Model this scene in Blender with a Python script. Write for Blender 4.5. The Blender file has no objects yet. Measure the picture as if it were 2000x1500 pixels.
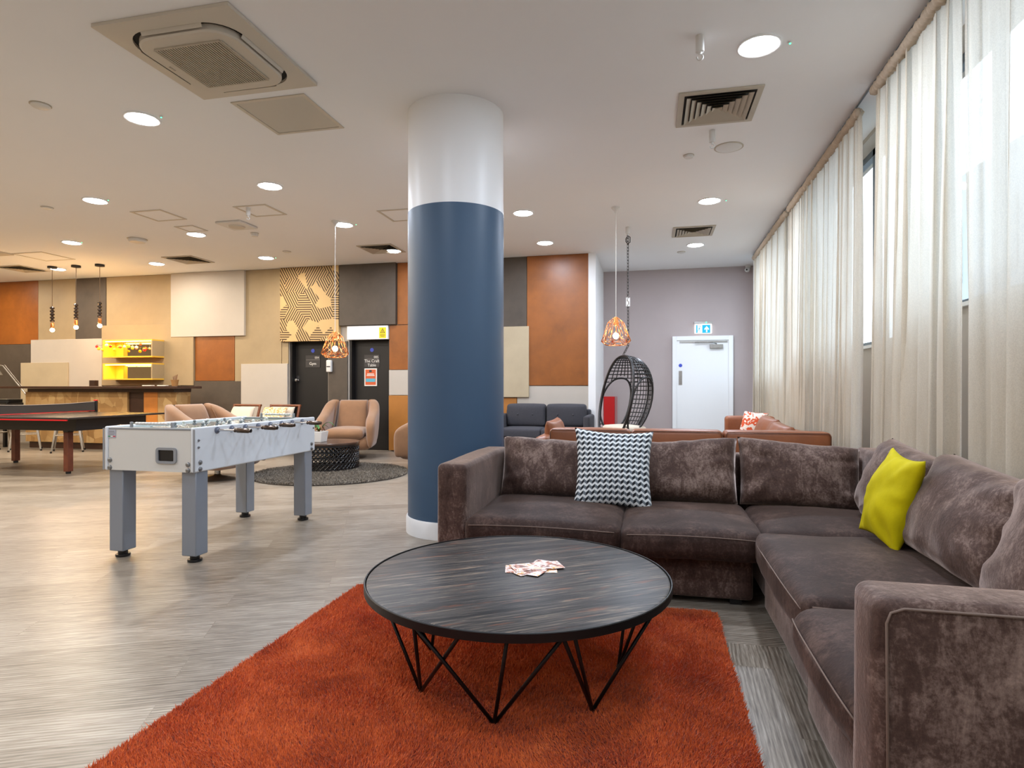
import bpy, bmesh, math, random
import numpy as np
from mathutils import Vector, Matrix, noise as mnoise

C = bpy.context.scene.collection
PI = math.pi
R = math.radians
CEIL = 3.34

def lin(c):
    c /= 255.0
    return c / 12.92 if c <= 0.04045 else ((c + 0.055) / 1.055) ** 2.4
def S(r, g, b, k=1.0):
    return (lin(r) * k, lin(g) * k, lin(b) * k, 1.0)

# ------------------------------------------------------------------ camera, sky, exposure
YAW = math.atan(270 / 1180)
cam_d = bpy.data.cameras.new('camera')
cam_d.sensor_fit = 'HORIZONTAL'
cam_d.sensor_width = 36.0
cam_d.lens = 36.0 * 1180 / 2000
cam_d.shift_y = 5 / 2000
cam_d.clip_start = 0.05
cam_d.clip_end = 200
cam = bpy.data.objects.new('camera', cam_d)
C.objects.link(cam)
cam.location = (0, 0, 1.15)
cam.rotation_euler = (PI / 2, 0, YAW)
bpy.context.scene.camera = cam

SKY = 2.9
EXPOSURE = 0.76
LAMP_W = 21.0
LAMP_COL = (0.84, 0.95, 1.13)
vs = bpy.context.scene.view_settings
vs.view_transform = 'Standard'
vs.look = 'None'
vs.exposure = EXPOSURE
vs.gamma = 1.0
vs.use_curve_mapping = False

w = bpy.data.worlds.new('daylight_sky')
bpy.context.scene.world = w
w.use_nodes = True
bg = w.node_tree.nodes['Background']
bg.inputs['Color'].default_value = (0.68, 0.85, 1.0, 1)
bg.inputs['Strength'].default_value = SKY

# ------------------------------------------------------------------ helpers
class MB:
    def __init__(s):
        s.v = []; s.f = []; s.uv = None; s.mi = []
    def add(s, vs_, fs_, mi=0):
        b = len(s.v); s.v += [tuple(p) for p in vs_]
        for f in fs_: s.f.append(tuple(b + i for i in f)); s.mi.append(mi)
        return s
    def box(s, x0, x1, y0, y1, z0, z1, mi=0):
        v = [(x, y, z) for z in (z0, z1) for y in (y0, y1) for x in (x0, x1)]
        return s.add(v, [(0, 2, 3, 1), (4, 5, 7, 6), (0, 1, 5, 4), (2, 6, 7, 3), (0, 4, 6, 2), (1, 3, 7, 5)], mi)
    def mbox(s, m, sx, sy, sz, mi=0):
        v = [m @ Vector((x * sx / 2, y * sy / 2, z * sz / 2)) for z in (-1, 1) for y in (-1, 1) for x in (-1, 1)]
        return s.add(v, [(0, 2, 3, 1), (4, 5, 7, 6), (0, 1, 5, 4), (2, 6, 7, 3), (0, 4, 6, 2), (1, 3, 7, 5)], mi)
    def tube(s, pts, r, n=8, closed=False, caps=True, mi=0):
        P = [Vector(p) for p in pts]; m = len(P)
        if m < 2: return s
        rs = r if isinstance(r, (list, tuple)) else [r] * m
        V = []; prev = None
        for i in range(m):
            if closed: t = P[(i + 1) % m] - P[i - 1]
            else: t = P[min(i + 1, m - 1)] - P[max(i - 1, 0)]
            if t.length < 1e-9: t = Vector((0, 0, 1))
            t.normalize()
            if prev is None:
                a = Vector((0, 0, 1)) if abs(t.z) < 0.9 else Vector((1, 0, 0))
                u = t.cross(a).normalized()
            else:
                u = (prev - t * prev.dot(t))
                if u.length < 1e-6: u = t.orthogonal()
                u.normalize()
            prev = u; w_ = t.cross(u)
            for k in range(n):
                an = 2 * PI * k / n
                V.append(P[i] + (u * math.cos(an) + w_ * math.sin(an)) * rs[i])
        F = []
        for i in range(m if closed else m - 1):
            j = (i + 1) % m
            for k in range(n):
                l = (k + 1) % n
                F.append((i * n + k, i * n + l, j * n + l, j * n + k))
        if caps and not closed:
            F.append(tuple(range(n - 1, -1, -1))); F.append(tuple((m - 1) * n + k for k in range(n)))
        return s.add(V, F, mi)
    def rod(s, a, b, r, n=8, mi=0): return s.tube([a, b], r, n, mi=mi)
    def lathe(s, prof, n=24, c=(0, 0, 0), axis='Z', mi=0, caps=True):
        V = []; F = []; m = len(prof)
        for (r, z) in prof:
            for k in range(n):
                a = 2 * PI * k / n
                p = (r * math.cos(a), r * math.sin(a), z)
                if axis == 'X': p = (z, r * math.cos(a), r * math.sin(a))
                if axis == 'Y': p = (r * math.sin(a), z, r * math.cos(a))
                V.append((c[0] + p[0], c[1] + p[1], c[2] + p[2]))
        for i in range(m - 1):
            for k in range(n):
                l = (k + 1) % n
                F.append((i * n + k, i * n + l, (i + 1) * n + l, (i + 1) * n + k))
        if prof[0] == prof[-1]: caps = False
        if caps and prof[0][0] > 1e-5: F.append(tuple(range(n - 1, -1, -1)))
        if caps and prof[-1][0] > 1e-5: F.append(tuple((m - 1) * n + k for k in range(n)))
        return s.add(V, F, mi)
    def ball(s, c, r, n=12, m=8, sz=1.0, mi=0):
        prof = [(r * math.sin(PI * i / m), -r * sz * math.cos(PI * i / m)) for i in range(m + 1)]
        prof[0] = (1e-6, prof[0][1]); prof[-1] = (1e-6, prof[-1][1])
        return s.lathe(prof, n, c, mi=mi)
    def prism(s, pts, a, b, plane='XY', mi=0):
        n = len(pts)
        def q(p, h):
            if plane == 'XY': return (p[0], p[1], h)
            if plane == 'XZ': return (p[0], h, p[1])
            return (h, p[0], p[1])
        V = [q(p, a) for p in pts] + [q(p, b) for p in pts]
        F = [tuple(range(n - 1, -1, -1)), tuple(range(n, 2 * n))] + [(i, (i + 1) % n, n + (i + 1) % n, n + i) for i in range(n)]
        return s.add(V, F, mi)
    def grid(s, fn, nu, nv, mi=0, uv=False, flip=False):
        b = len(s.v); V = []; F = []
        for j in range(nv + 1):
            for i in range(nu + 1):
                V.append(fn(i / nu, j / nv))
        for j in range(nv):
            for i in range(nu):
                a = j * (nu + 1) + i
                q = (a, a + 1, a + nu + 2, a + nu + 1)
                F.append(q[::-1] if flip else q)
        s.add(V, F, mi)
        if uv:
            if s.uv is None: s.uv = {}
            for j in range(nv + 1):
                for i in range(nu + 1): s.uv[b + j * (nu + 1) + i] = (i / nu, j / nv)
        return s
    def rbox(s, lo, hi, r, seg=(10, 10, 5), puff=(0, 0, 0), nz=0.0, nsc=4.0, seed=0, sag=0.0, mi=0):
        # rounded, softly puffed upholstery block
        def pos(a, b, n):
            k = 4
            o = [a + r * (1 - math.cos(PI / 2 * i / k)) for i in range(k)]
            o += [a + r + (b - a - 2 * r) * i / n for i in range(n + 1)]
            o += [b - r * (1 - math.cos(PI / 2 * i / k)) for i in range(k - 1, -1, -1)]
            return o
        ax = [pos(lo[i], hi[i], seg[i]) for i in range(3)]
        N = [len(a) - 1 for a in ax]
        idx = {}; V = []
        c = [(lo[i] + hi[i]) / 2 for i in range(3)]; h = [(hi[i] - lo[i]) / 2 for i in range(3)]
        def vid(i, j, k):
            key = (i, j, k)
            if key in idx: return idx[key]
            p = Vector((ax[0][i], ax[1][j], ax[2][k]))
            q = Vector([min(max(p[a], lo[a] + r), hi[a] - r) for a in range(3)])
            d = p - q
            if d.length > 1e-9: p = q + d.normalized() * r
            u = [(p[a] - c[a]) / h[a] for a in range(3)]
            e = [max(0.0, 1 - abs(t) ** 2.6) for t in u]
            p = Vector((p.x + u[0] * puff[0] * e[1] * e[2], p.y + u[1] * puff[1] * e[0] * e[2],
                        p.z + u[2] * puff[2] * e[0] * e[1] - sag * e[0] * e[1]))
            if nz:
                g = mnoise.noise_vector(p * nsc + Vector((seed * 7.1, seed * 3.3, seed)))
                g2 = mnoise.noise_vector(Vector((p.x * nsc * 3, p.y * nsc * 3, p.z * nsc)) + Vector((seed, 9, seed * 2)))
                p = p + g * nz + g2 * nz * 0.35
            idx[key] = len(V); V.append(p); return idx[key]
        F = []
        for i in range(N[0]):
            for j in range(N[1]):
                F.append((vid(i, j, 0), vid(i, j + 1, 0), vid(i + 1, j + 1, 0), vid(i + 1, j, 0)))
                F.append((vid(i, j, N[2]), vid(i + 1, j, N[2]), vid(i + 1, j + 1, N[2]), vid(i, j + 1, N[2])))
        for i in range(N[0]):
            for k in range(N[2]):
                F.append((vid(i, 0, k), vid(i + 1, 0, k), vid(i + 1, 0, k + 1), vid(i, 0, k + 1)))
                F.append((vid(i, N[1], k), vid(i, N[1], k + 1), vid(i + 1, N[1], k + 1), vid(i + 1, N[1], k)))
        for j in range(N[1]):
            for k in range(N[2]):
                F.append((vid(0, j, k), vid(0, j, k + 1), vid(0, j + 1, k + 1), vid(0, j + 1, k)))
                F.append((vid(N[0], j, k), vid(N[0], j + 1, k), vid(N[0], j + 1, k + 1), vid(N[0], j, k + 1)))
        return s.add(V, F, mi)
    def pillow(s, bl, br, tr, tl, thick, n=30, power=2.4, pull=0.05, nz=0.0, nsc=6.0, seed=0, corner=0.0, mi=0, wr=0.0):
        # soft cushion spanned by four corners; thickness swells towards the middle
        bl, br, tr, tl = [Vector(p) for p in (bl, br, tr, tl)]
        nrm = (br - bl).cross(tl - bl).normalized()
        if s.uv is None: s.uv = {}
        def pt(i, j, side):
            u = -1 + 2 * i / n; v = -1 + 2 * j / n
            uu = u * (1 - pull * (1 - v * v)); vv = v * (1 - pull * (1 - u * u))
            a = (uu + 1) / 2; b = (vv + 1) / 2
            p = bl * (1 - a) * (1 - b) + br * a * (1 - b) + tr * a * b + tl * (1 - a) * b
            t = thick / 2 * (max(0.0, 1 - abs(u) ** power) * max(0.0, 1 - abs(v) ** power)) ** 0.5
            if t > 0 or nz:
                g = mnoise.noise(p * nsc + Vector((seed * 5.3, seed, 1))) * nz
                if wr:
                    rr = math.hypot(u, v)
                    th = math.atan2(v, u)
                    g += wr * math.sin(th * 9 + 3 * mnoise.noise(p * 9 + Vector((seed, 0, 0)))) * min(1, rr) ** 3
                k = min(1.0, t / (thick * 0.2))
                t2 = t + g * k
            else: t2 = t
            return p + nrm * side * t2
        idx = {}; V = []; b0 = len(s.v)
        def vid(i, j, side):
            edge = i in (0, n) or j in (0, n)
            key = (i, j, 0 if edge else side)
            if key not in idx:
                idx[key] = len(V); V.append(pt(i, j, side)); s.uv[b0 + idx[key]] = (i / n, j / n)
            return idx[key]
        F = []
        for j in range(n):
            for i in range(n):
                F.append((vid(i, j, 1), vid(i + 1, j, 1), vid(i + 1, j + 1, 1), vid(i, j + 1, 1)))
                F.append((vid(i, j, -1), vid(i, j + 1, -1), vid(i + 1, j + 1, -1), vid(i + 1, j, -1)))
        return s.add(V, F, mi)
    def build(s, name, mat, parent=None, smooth=None, bevel=0.0, bseg=2, world=False, origin=None):
        V = np.array(s.v, dtype=float)
        off = np.zeros(3); loc = None
        if parent is not None:
            if world:
                p = parent; off = np.array(p.location)
                while p.parent is not None: p = p.parent; off = off + np.array(p.location)
        else:
            off = np.array(origin) if origin is not None else np.array([(V[:, 0].min() + V[:, 0].max()) / 2, (V[:, 1].min() + V[:, 1].max()) / 2, V[:, 2].min()])
            loc = off
        V = V - off
        me = bpy.data.meshes.new(name)
        me.from_pydata(V.tolist(), [], s.f)
        mats = mat if isinstance(mat, (list, tuple)) else [mat]
        for m in mats: me.materials.append(m)
        if len(mats) > 1: me.polygons.foreach_set('material_index', s.mi)
        if s.uv:
            ul = me.uv_layers.new(name='UVMap')
            for lp in me.loops: ul.data[lp.index].uv = s.uv.get(lp.vertex_index, (0, 0))
        if smooth is not None:
            me.polygons.foreach_set('use_smooth', [True] * len(me.polygons))
            if smooth < 180: me.set_sharp_from_angle(angle=R(smooth))
        me.update()
        o = bpy.data.objects.new(name, me); C.objects.link(o)
        if parent is not None: o.parent = parent
        else: o.location = loc
        if bevel:
            bv = o.modifiers.new('bevel', 'BEVEL'); bv.width = bevel; bv.segments = bseg; bv.limit_method = 'ANGLE'; bv.angle_limit = R(40)
            bv.harden_normals = False
            me.polygons.foreach_set('use_smooth', [True] * len(me.polygons))
            me.set_sharp_from_angle(angle=R(50))
        return o

def B(x0, x1, y0, y1, z0, z1): return MB().box(x0, x1, y0, y1, z0, z1)
def thing(name, label, cat, loc=(0, 0, 0), rz=0, group=None):
    o = bpy.data.objects.new(name, None); C.objects.link(o)
    o.empty_display_size = 0.1
    o.location = loc; o.rotation_euler = (0, 0, rz)
    o['label'] = label; o['category'] = cat
    if group: o['group'] = group
    return o
def tag(o, label, cat, group=None):
    o['label'] = label; o['category'] = cat
    if group: o['group'] = group
    return o
def struct(o):
    o['kind'] = 'structure'; return o
def copy_tree(o, parent=None):
    c = o.copy(); C.objects.link(c)
    if parent is not None: c.parent = parent
    for ch in list(o.children): copy_tree(ch, c)
    return c
def dup(root, loc, rz=None, label=None, group=None):
    c = copy_tree(root); c.location = loc
    if rz is not None: c.rotation_euler = (0, 0, rz)
    if label: c['label'] = label
    if group: c['group'] = group
    return c
def text_mesh(body, size, mat, parent, loc, name='lettering', rot=(R(90), 0, 0), ext=0.001, align='CENTER'):
    cu = bpy.data.curves.new(name, 'FONT'); cu.body = body; cu.size = size; cu.extrude = ext
    cu.align_x = align; cu.align_y = 'CENTER'; cu.resolution_u = 2
    t = bpy.data.objects.new('tmp_text', cu); C.objects.link(t)
    dg = bpy.context.evaluated_depsgraph_get(); dg.update()
    me = bpy.data.meshes.new_from_object(t.evaluated_get(dg))
    bpy.data.objects.remove(t)
    me.transform(Matrix.Translation(loc) @ (Matrix.Rotation(rot[2], 4, 'Z') @ Matrix.Rotation(rot[1], 4, 'Y') @ Matrix.Rotation(rot[0], 4, 'X')))
    me.materials.clear(); me.materials.append(mat); me.name = name
    o = bpy.data.objects.new(name, me); C.objects.link(o); o.parent = parent
    return o

# ------------------------------------------------------------------ materials
class NT:
    def __init__(s, name):
        s.m = bpy.data.materials.new(name); s.m.use_nodes = True
        s.t = s.m.node_tree; s.n = s.t.nodes; s.b = s.n['Principled BSDF']; s.out = s.n['Material Output']
        s._co = None
    def new(s, typ, **kw):
        x = s.n.new(typ)
        for k, v in kw.items(): setattr(x, k, v)
        return x
    def L(s, a, b): s.t.links.new(a, b)
    def co(s, kind='Object'):
        if s._co is None: s._co = s.new('ShaderNodeTexCoord')
        return s._co.outputs[kind]
    def map(s, scale=(1, 1, 1), rot=(0, 0, 0), loc=(0, 0, 0), src=None):
        m = s.new('ShaderNodeMapping'); m.inputs['Scale'].default_value = scale; m.inputs['Rotation'].default_value = rot; m.inputs['Location'].default_value = loc
        s.L(src or s.co(), m.inputs['Vector']); return m.outputs[0]
    def noise(s, vec, scale, detail=4, rough=0.55, dist=0.0):
        x = s.new('ShaderNodeTexNoise'); x.inputs['Scale'].default_value = scale; x.inputs['Detail'].default_value = detail
        x.inputs['Roughness'].default_value = rough; x.inputs['Distortion'].default_value = dist
        if vec is not None: s.L(vec, x.inputs['Vector'])
        return x.outputs['Fac']
    def ramp(s, fac, stops, interp='LINEAR'):
        x = s.new('ShaderNodeValToRGB'); cr = x.color_ramp; cr.interpolation = interp
        while len(cr.elements) > 1: cr.elements.remove(cr.elements[-1])
        cr.elements[0].position = stops[0][0]; cr.elements[0].color = stops[0][1]
        for p, c in stops[1:]:
            e = cr.elements.new(p); e.color = c
        s.L(fac, x.inputs[0]); return x.outputs[0]
    def math(s, op, a, b=None, c=None):
        x = s.new('ShaderNodeMath', operation=op)
        for i, v in enumerate((a, b, c)):
            if v is None: continue
            if isinstance(v, (int, float)): x.inputs[i].default_value = v
            else: s.L(v, x.inputs[i])
        return x.outputs[0]
    def mix(s, fac, a, b, blend='MIX'):
        x = s.new('ShaderNodeMix'); x.data_type = 'RGBA'; x.blend_type = blend
        for v, i in ((fac, 0), (a, 6), (b, 7)):
            if isinstance(v, (int, float)): x.inputs[i].default_value = v
            elif isinstance(v, tuple): x.inputs[i].default_value = v
            else: s.L(v, x.inputs[i])
        return x.outputs[2]
    def bump(s, h, strength=0.3, dist=0.01):
        x = s.new('ShaderNodeBump'); x.inputs['Strength'].default_value = strength; x.inputs['Distance'].default_value = dist
        s.L(h, x.inputs['Height']); s.L(x.outputs[0], s.b.inputs['Normal'])
    def set(s, **kw):
        for k, v in kw.items(): s.b.inputs[k.replace('_', ' ')].default_value = v
        return s
    def col(s, c):
        if isinstance(c, tuple): s.b.inputs['Base Color'].default_value = c
        else: s.L(c, s.b.inputs['Base Color'])
def pm(name, col, rough=0.5, metal=0.0, var=0.0, vs_=6.0, bump=0.0, bs=60.0, **kw):
    t = NT(name); t.set(Roughness=rough, Metallic=metal, **kw)
    if var:
        d = tuple(c * (1 - var) for c in col[:3]) + (1,); l = tuple(min(1, c * (1 + var)) for c in col[:3]) + (1,)
        t.col(t.ramp(t.noise(t.co(), vs_, 5, 0.6), [(0.3, d), (0.7, l)]))
    else: t.col(col)
    if bump: t.bump(t.noise(t.co(), bs, 3), bump, 0.004)
    return t.m
def emis(name, col, strength):
    t = NT(name); t.col((0, 0, 0, 1)); t.b.inputs['Emission Color'].default_value = col; t.b.inputs['Emission Strength'].default_value = strength
    return t.m

M = {}
M['ceiling'] = pm('ceiling_paint', S(238, 238, 239), 0.9, var=0.012, vs_=0.6)
M['white'] = pm('white_paint', S(222, 220, 216), 0.55, var=0.02)
M['trim'] = pm('white_trim', S(232, 232, 232), 0.4)
M['lilac'] = pm('lilac_grey_paint', S(176, 163, 161), 0.8, var=0.03, vs_=1.5)
M['black'] = pm('black_satin', S(20, 19, 20), 0.35)
M['blackmetal'] = pm('black_powder_coat', S(16, 16, 17), 0.45, 0.3)
M['darkdoor'] = pm('near_black_door_paint', S(20, 17, 16), 0.45, var=0.1)
M['chrome'] = pm('polished_chrome', S(200, 200, 202), 0.12, 1.0)
M['steel'] = pm('brushed_steel', S(170, 168, 165), 0.32, 1.0, var=0.08, vs_=30)
M['grip'] = pm('dark_chrome_grip', S(96, 84, 76), 0.15, 1.0)
M['galv'] = pm('galvanised_stool_metal', S(168, 160, 148), 0.4, 0.9, var=0.15, vs_=20)
M['boltm'] = pm('zinc_bolt', S(140, 142, 145), 0.35, 1.0, var=0.2, vs_=60)
M['plastic'] = pm('white_plastic', S(214, 212, 208), 0.4)
M['acplastic'] = pm('cream_ac_plastic', S(200, 192, 178), 0.5)
M['grille'] = pm('beige_grille_metal', S(182, 172, 155), 0.5, var=0.04)
M['dark'] = pm('dark_void', S(24, 22, 20), 0.8)
M['winframe'] = pm('window_frame_grey', S(96, 108, 118), 0.4)

def panel_mat(name, c, var=0.13, rough=0.55):
    t = NT(name); t.set(Roughness=rough)
    a = t.noise(t.co(), 1.6, 6, 0.62, 0.4); b = t.noise(t.co(), 7, 4, 0.6)
    f = t.math('ADD', t.math('MULTIPLY', a, 0.7), t.math('MULTIPLY', b, 0.3))
    d = tuple(x * (1 - var) for x in c[:3]) + (1,); l = tuple(min(1, x * (1 + var)) for x in c[:3]) + (1,)
    t.col(t.ramp(f, [(0.35, d), (0.65, l)])); t.bump(b, 0.08, 0.004)
    return t.m
M['p_tan'] = panel_mat('tan_clay_panel', S(160, 140, 108), 0.07)
M['p_beige'] = panel_mat('stone_beige_panel', S(178, 162, 134), 0.06)
M['p_rust'] = panel_mat('rust_brown_panel', S(140, 80, 28), 0.22, 0.4)
M['p_dark'] = panel_mat('charcoal_brown_panel', S(78, 68, 58), 0.18)
M['p_ochre'] = panel_mat('ochre_panel', S(164, 106, 42), 0.12)
M['p_cream'] = panel_mat('cream_panel', S(184, 175, 164), 0.03)

# striped geometric relief panel
t = NT('striped_geometric_panel'); t.set(Roughness=0.6)
sep = t.new('ShaderNodeSeparateXYZ'); t.L(t.co(), sep.inputs[0])
cmb = t.new('ShaderNodeCombineXYZ'); t.L(sep.outputs[0], cmb.inputs[0]); t.L(sep.outputs[2], cmb.inputs[1])
vo = t.new('ShaderNodeTexVoronoi'); vo.voronoi_dimensions = '2D'; vo.inputs['Scale'].default_value = 4.6; vo.inputs['Randomness'].default_value = 0.9
t.L(cmb.outputs[0], vo.inputs['Vector'])
sc = t.new('ShaderNodeSeparateColor'); t.L(vo.outputs['Color'], sc.inputs[0])
ang = t.math('MULTIPLY', t.math('FLOOR', t.math('MULTIPLY', sc.outputs[0], 2.99)), 1.05)
ang = t.math('ADD', ang, -0.55)
ca = t.math('COSINE', ang); sa = t.math('SINE', ang)
d_ = t.math('ADD', t.math('MULTIPLY', sep.outputs[0], ca), t.math('MULTIPLY', sep.outputs[2], sa))
st_ = t.math('SINE', t.math('MULTIPLY', d_, 2 * PI / 0.042))
stripe = t.math('GREATER_THAN', st_, -0.05)
plain = t.math('LESS_THAN', sc.outputs[1], 0.2)
fac = t.math('MAXIMUM', stripe, plain)
t.col(t.mix(fac, S(70, 46, 24), S(200, 168, 116))); t.bump(fac, 0.4, 0.006)
M['p_stripe'] = t.m

# bar front: angular wood chips
t = NT('angular_wood_veneer'); t.set(Roughness=0.5)
vo = t.new('ShaderNodeTexVoronoi'); vo.inputs['Scale'].default_value = 8.5
t.L(t.map((1, 1, 0.55), (0, 0.5, 0)), vo.inputs['Vector'])
sc = t.new('ShaderNodeSeparateColor'); t.L(vo.outputs['Color'], sc.inputs[0])
g = t.noise(t.map((3, 3, 30)), 2.0, 4)
f = t.math('ADD', t.math('MULTIPLY', sc.outputs[0], 0.75), t.math('MULTIPLY', g, 0.25))
t.col(t.ramp(f, [(0.1, S(146, 108, 62)), (0.5, S(168, 130, 80)), (0.9, S(194, 160, 108))]))
M['chips'] = t.m

# floor: pale weathered planks
t = NT('weathered_oak_planks'); t.set(Roughness=0.34)
t.b.inputs['Specular IOR Level'].default_value = 0.45
geo = t.new('ShaderNodeNewGeometry'); sep = t.new('ShaderNodeSeparateXYZ'); t.L(geo.outputs['Position'], sep.inputs[0])
def plank(rot, seed):
    v = t.map((1, 1, 1), (0, 0, rot), (seed, seed * 2, 0), src=geo.outputs['Position'])
    br = t.new('ShaderNodeTexBrick'); br.offset = 0.37
    br.inputs['Scale'].default_value = 1.0; br.inputs['Mortar Size'].default_value = 0.0015; br.inputs['Brick Width'].default_value = 1.35; br.inputs['Row Height'].default_value = 0.2
    br.inputs['Color1'].default_value = (0.0, 0, 0, 1); br.inputs['Color2'].default_value = (1, 1, 1, 1); br.inputs['Mortar'].default_value = (0.5, 0.5, 0.5, 1)
    br.inputs['Mortar Smooth'].default_value = 0.2
    t.L(v, br.inputs['Vector'])
    # per-plank offset of the grain
    off = t.new('ShaderNodeVectorMath', operation='MULTIPLY_ADD')
    t.L(br.outputs['Color'], off.inputs[0]); off.inputs[1].default_value = (7.3, 5.1, 3.7); t.L(v, off.inputs[2])
    m2 = t.map((1.6, 15.0, 1), src=off.outputs[0])
    grain = t.noise(m2, 3.2, 7, 0.68, 0.9)
    m3 = t.map((5.0, 120.0, 1), src=off.outputs[0])
    fine = t.noise(m3, 1.5, 4, 0.6, 0.3)
    wv = t.new('ShaderNodeTexWave'); wv.wave_type = 'RINGS'; wv.rings_direction = 'Z'; wv.inputs['Scale'].default_value = 7.0
    wv.inputs['Distortion'].default_value = 5.0; wv.inputs['Detail'].default_value = 2; wv.inputs['Detail Scale'].default_value = 1.2
    t.L(t.map((0.35, 2.6, 1), src=off.outputs[0]), wv.inputs['Vector'])
    f = t.math('ADD', t.math('MULTIPLY', grain, 0.36), t.math('MULTIPLY', fine, 0.42))
    f = t.math('ADD', f, t.math('MULTIPLY', wv.outputs['Fac'], 0.10))
    bs = t.new('ShaderNodeSeparateColor'); t.L(br.outputs['Color'], bs.inputs[0])
    f = t.math('ADD', f, t.math('MULTIPLY', bs.outputs[0], 0.07))
    return f, br.outputs['Fac']
fa, ma = plank(-R(25), 0.3)
fb, mb_ = plank(-R(88), 4.1)
reg = t.math('MULTIPLY', t.math('GREATER_THAN', sep.outputs[0], 0.1), t.math('LESS_THAN', sep.outputs[1], 2.86))
f = t.math('ADD', t.math('MULTIPLY', fa, t.math('SUBTRACT', 1.0, reg)), t.math('MULTIPLY', fb, reg))
mm = t.math('ADD', t.math('MULTIPLY', ma, t.math('SUBTRACT', 1.0, reg)), t.math('MULTIPLY', mb_, reg))
colr = t.ramp(f, [(0.32, S(86, 75, 63)), (0.42, S(118, 107, 94)), (0.50, S(142, 131, 117)), (0.60, S(170, 160, 147))])
colr = t.mix(t.math('MULTIPLY', mm, 0.55), colr, S(110, 96, 82))
t.col(colr); t.bump(f, 0.10, 0.003)
M['floor'] = t.m

def velvet(name, dark, mid, light, sc1=3.0, sh=.9):
    t = NT(name); t.set(Roughness=0.62)
    t.b.inputs['Sheen Weight'].default_value = sh; t.b.inputs['Sheen Roughness'].default_value = 0.35
    t.b.inputs['Sheen Tint'].default_value = S(214, 194, 184)
    t.b.inputs['Specular IOR Level'].default_value = 0.15
    a = t.noise(t.co(), sc1, 6, 0.66, 0.3); b = t.noise(t.map((1, 1, .35), (.4, .3, .2)), 24, 6, 0.75, 0.8); c = t.noise(t.map((1, 1, 1)), 90, 3, 0.7)
    f = t.math('ADD', t.math('MULTIPLY', a, 0.46), t.math('ADD', t.math('MULTIPLY', b, 0.34), t.math('MULTIPLY', c, 0.20)))
    t.col(t.ramp(f, [(0.37, dark), (0.50, mid), (0.64, light)])); t.bump(t.math('ADD', b, c), 0.25, 0.006)
    return t.m
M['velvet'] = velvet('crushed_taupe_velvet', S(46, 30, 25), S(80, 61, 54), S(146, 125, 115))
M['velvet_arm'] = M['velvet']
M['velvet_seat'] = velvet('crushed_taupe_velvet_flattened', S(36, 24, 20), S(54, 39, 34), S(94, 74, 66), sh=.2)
M['piping'] = pm('taupe_velvet_piping', S(112, 94, 84), 0.8)
M['leather'] = pm('tan_brown_leather', S(136, 78, 44), 0.42, var=0.14, vs_=5, bump=0.15, bs=90)
M['leatherseam'] = pm('dark_leather_seam', S(96, 56, 34), 0.5)
M['suede'] = pm('camel_suede', S(132, 94, 62), 0.85, var=0.10, vs_=7, bump=0.12, bs=70, Sheen_Weight=0.4)
M['greyfab'] = pm('dark_grey_wool', S(62, 61, 66), 0.95, var=0.08, vs_=40, bump=0.3, bs=300)
M['yellow'] = pm('chartreuse_velvet', S(186, 172, 4), 0.75, var=0.12, vs_=9, bump=0.15, bs=80, Specular_IOR_Level=0.15)
M['bluecol'] = pm('slate_blue_paint', S(54, 80, 106), 0.45, var=0.03, vs_=2)
M['fb_white'] = pm('football_table_white_laminate', S(214, 218, 222), 0.25)
M['fb_cream'] = pm('football_table_end_laminate', S(206, 203, 196), 0.3)
M['fb_grey'] = pm('football_table_grey_trim', S(138, 140, 143), 0.4)
M['fb_leg'] = pm('football_table_leg_metal', S(140, 146, 156), 0.35, 0.35)
M['fb_green'] = pm('playing_field_green', S(40, 110, 60), 0.4)
M['disc'] = pm('grey_blue_bearing', S(100, 106, 122), 0.45)
M['pp_blue'] = pm('table_tennis_dark_top', S(48, 44, 42), 0.22)
M['redwood'] = pm('reddish_wood_leg', S(104, 52, 32), 0.45, var=0.2, vs_=14)
M['red'] = pm('bright_red_enamel', S(206, 20, 20), 0.35)
M['redstripe'] = pm('red_table_edging', S(220, 24, 36), 0.4)
M['walnut'] = pm('walnut_frame', S(112, 58, 26), 0.4, var=0.2, vs_=12)
M['creamfab'] = pm('cream_upholstery', S(208, 196, 178), 0.9, var=0.04)
M['orangewood'] = pm('orange_varnished_wood', S(190, 118, 50), 0.4, var=0.12)
M['darkwood'] = pm('dark_stained_wood', S(58, 34, 22), 0.4, var=0.2, vs_=10)
M['copper'] = pm('copper_wire', S(240, 160, 96), 0.28, 1.0)
M['bronzebead'] = pm('dark_glass_beads', S(60, 48, 40), 0.15, 0.6)
M['cord'] = pm('white_flex', S(206, 200, 190), 0.6)
M['brownflex'] = pm('brown_flex', S(110, 90, 70), 0.6)
M['rattan'] = pm('black_rattan', S(22, 21, 23), 0.35)
M['chain'] = pm('dark_chain_steel', S(84, 80, 78), 0.4, 0.9)
M['leaf'] = pm('orchid_leaf_green', S(46, 110, 36), 0.35)
M['bark'] = pm('dry_roots', S(150, 104, 66), 0.8)
M['soil'] = pm('potting_bark', S(60, 42, 30), 0.9)
M['green_led'] = emis('green_led', (0.05, 1.0, 0.35, 1), 3.0)
M['lamp'] = emis('lamp_diffuser_glow', (0.94, 0.97, 1.0, 1), 16.0)
M['bulb'] = emis('warm_bulb_glow', (1.0, 0.72, 0.38, 1), 22.0)
M['strip'] = emis('warm_led_strip', (1.0, 0.62, 0.12, 1), 16.0)
M['exit_blue'] = emis('exit_sign_blue', S(0, 150, 235), 1.1)
M['exit_white'] = emis('exit_sign_white', (1, 1, 1, 1), 1.3)
M['gold'] = pm('strip_lit_yellow_shelf', S(226, 180, 60), 0.35)  # yellow glow of the strip light painted into the board colour
M['mirror'] = pm('mirror_glass', S(180, 172, 160), 0.03, 1.0)
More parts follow.
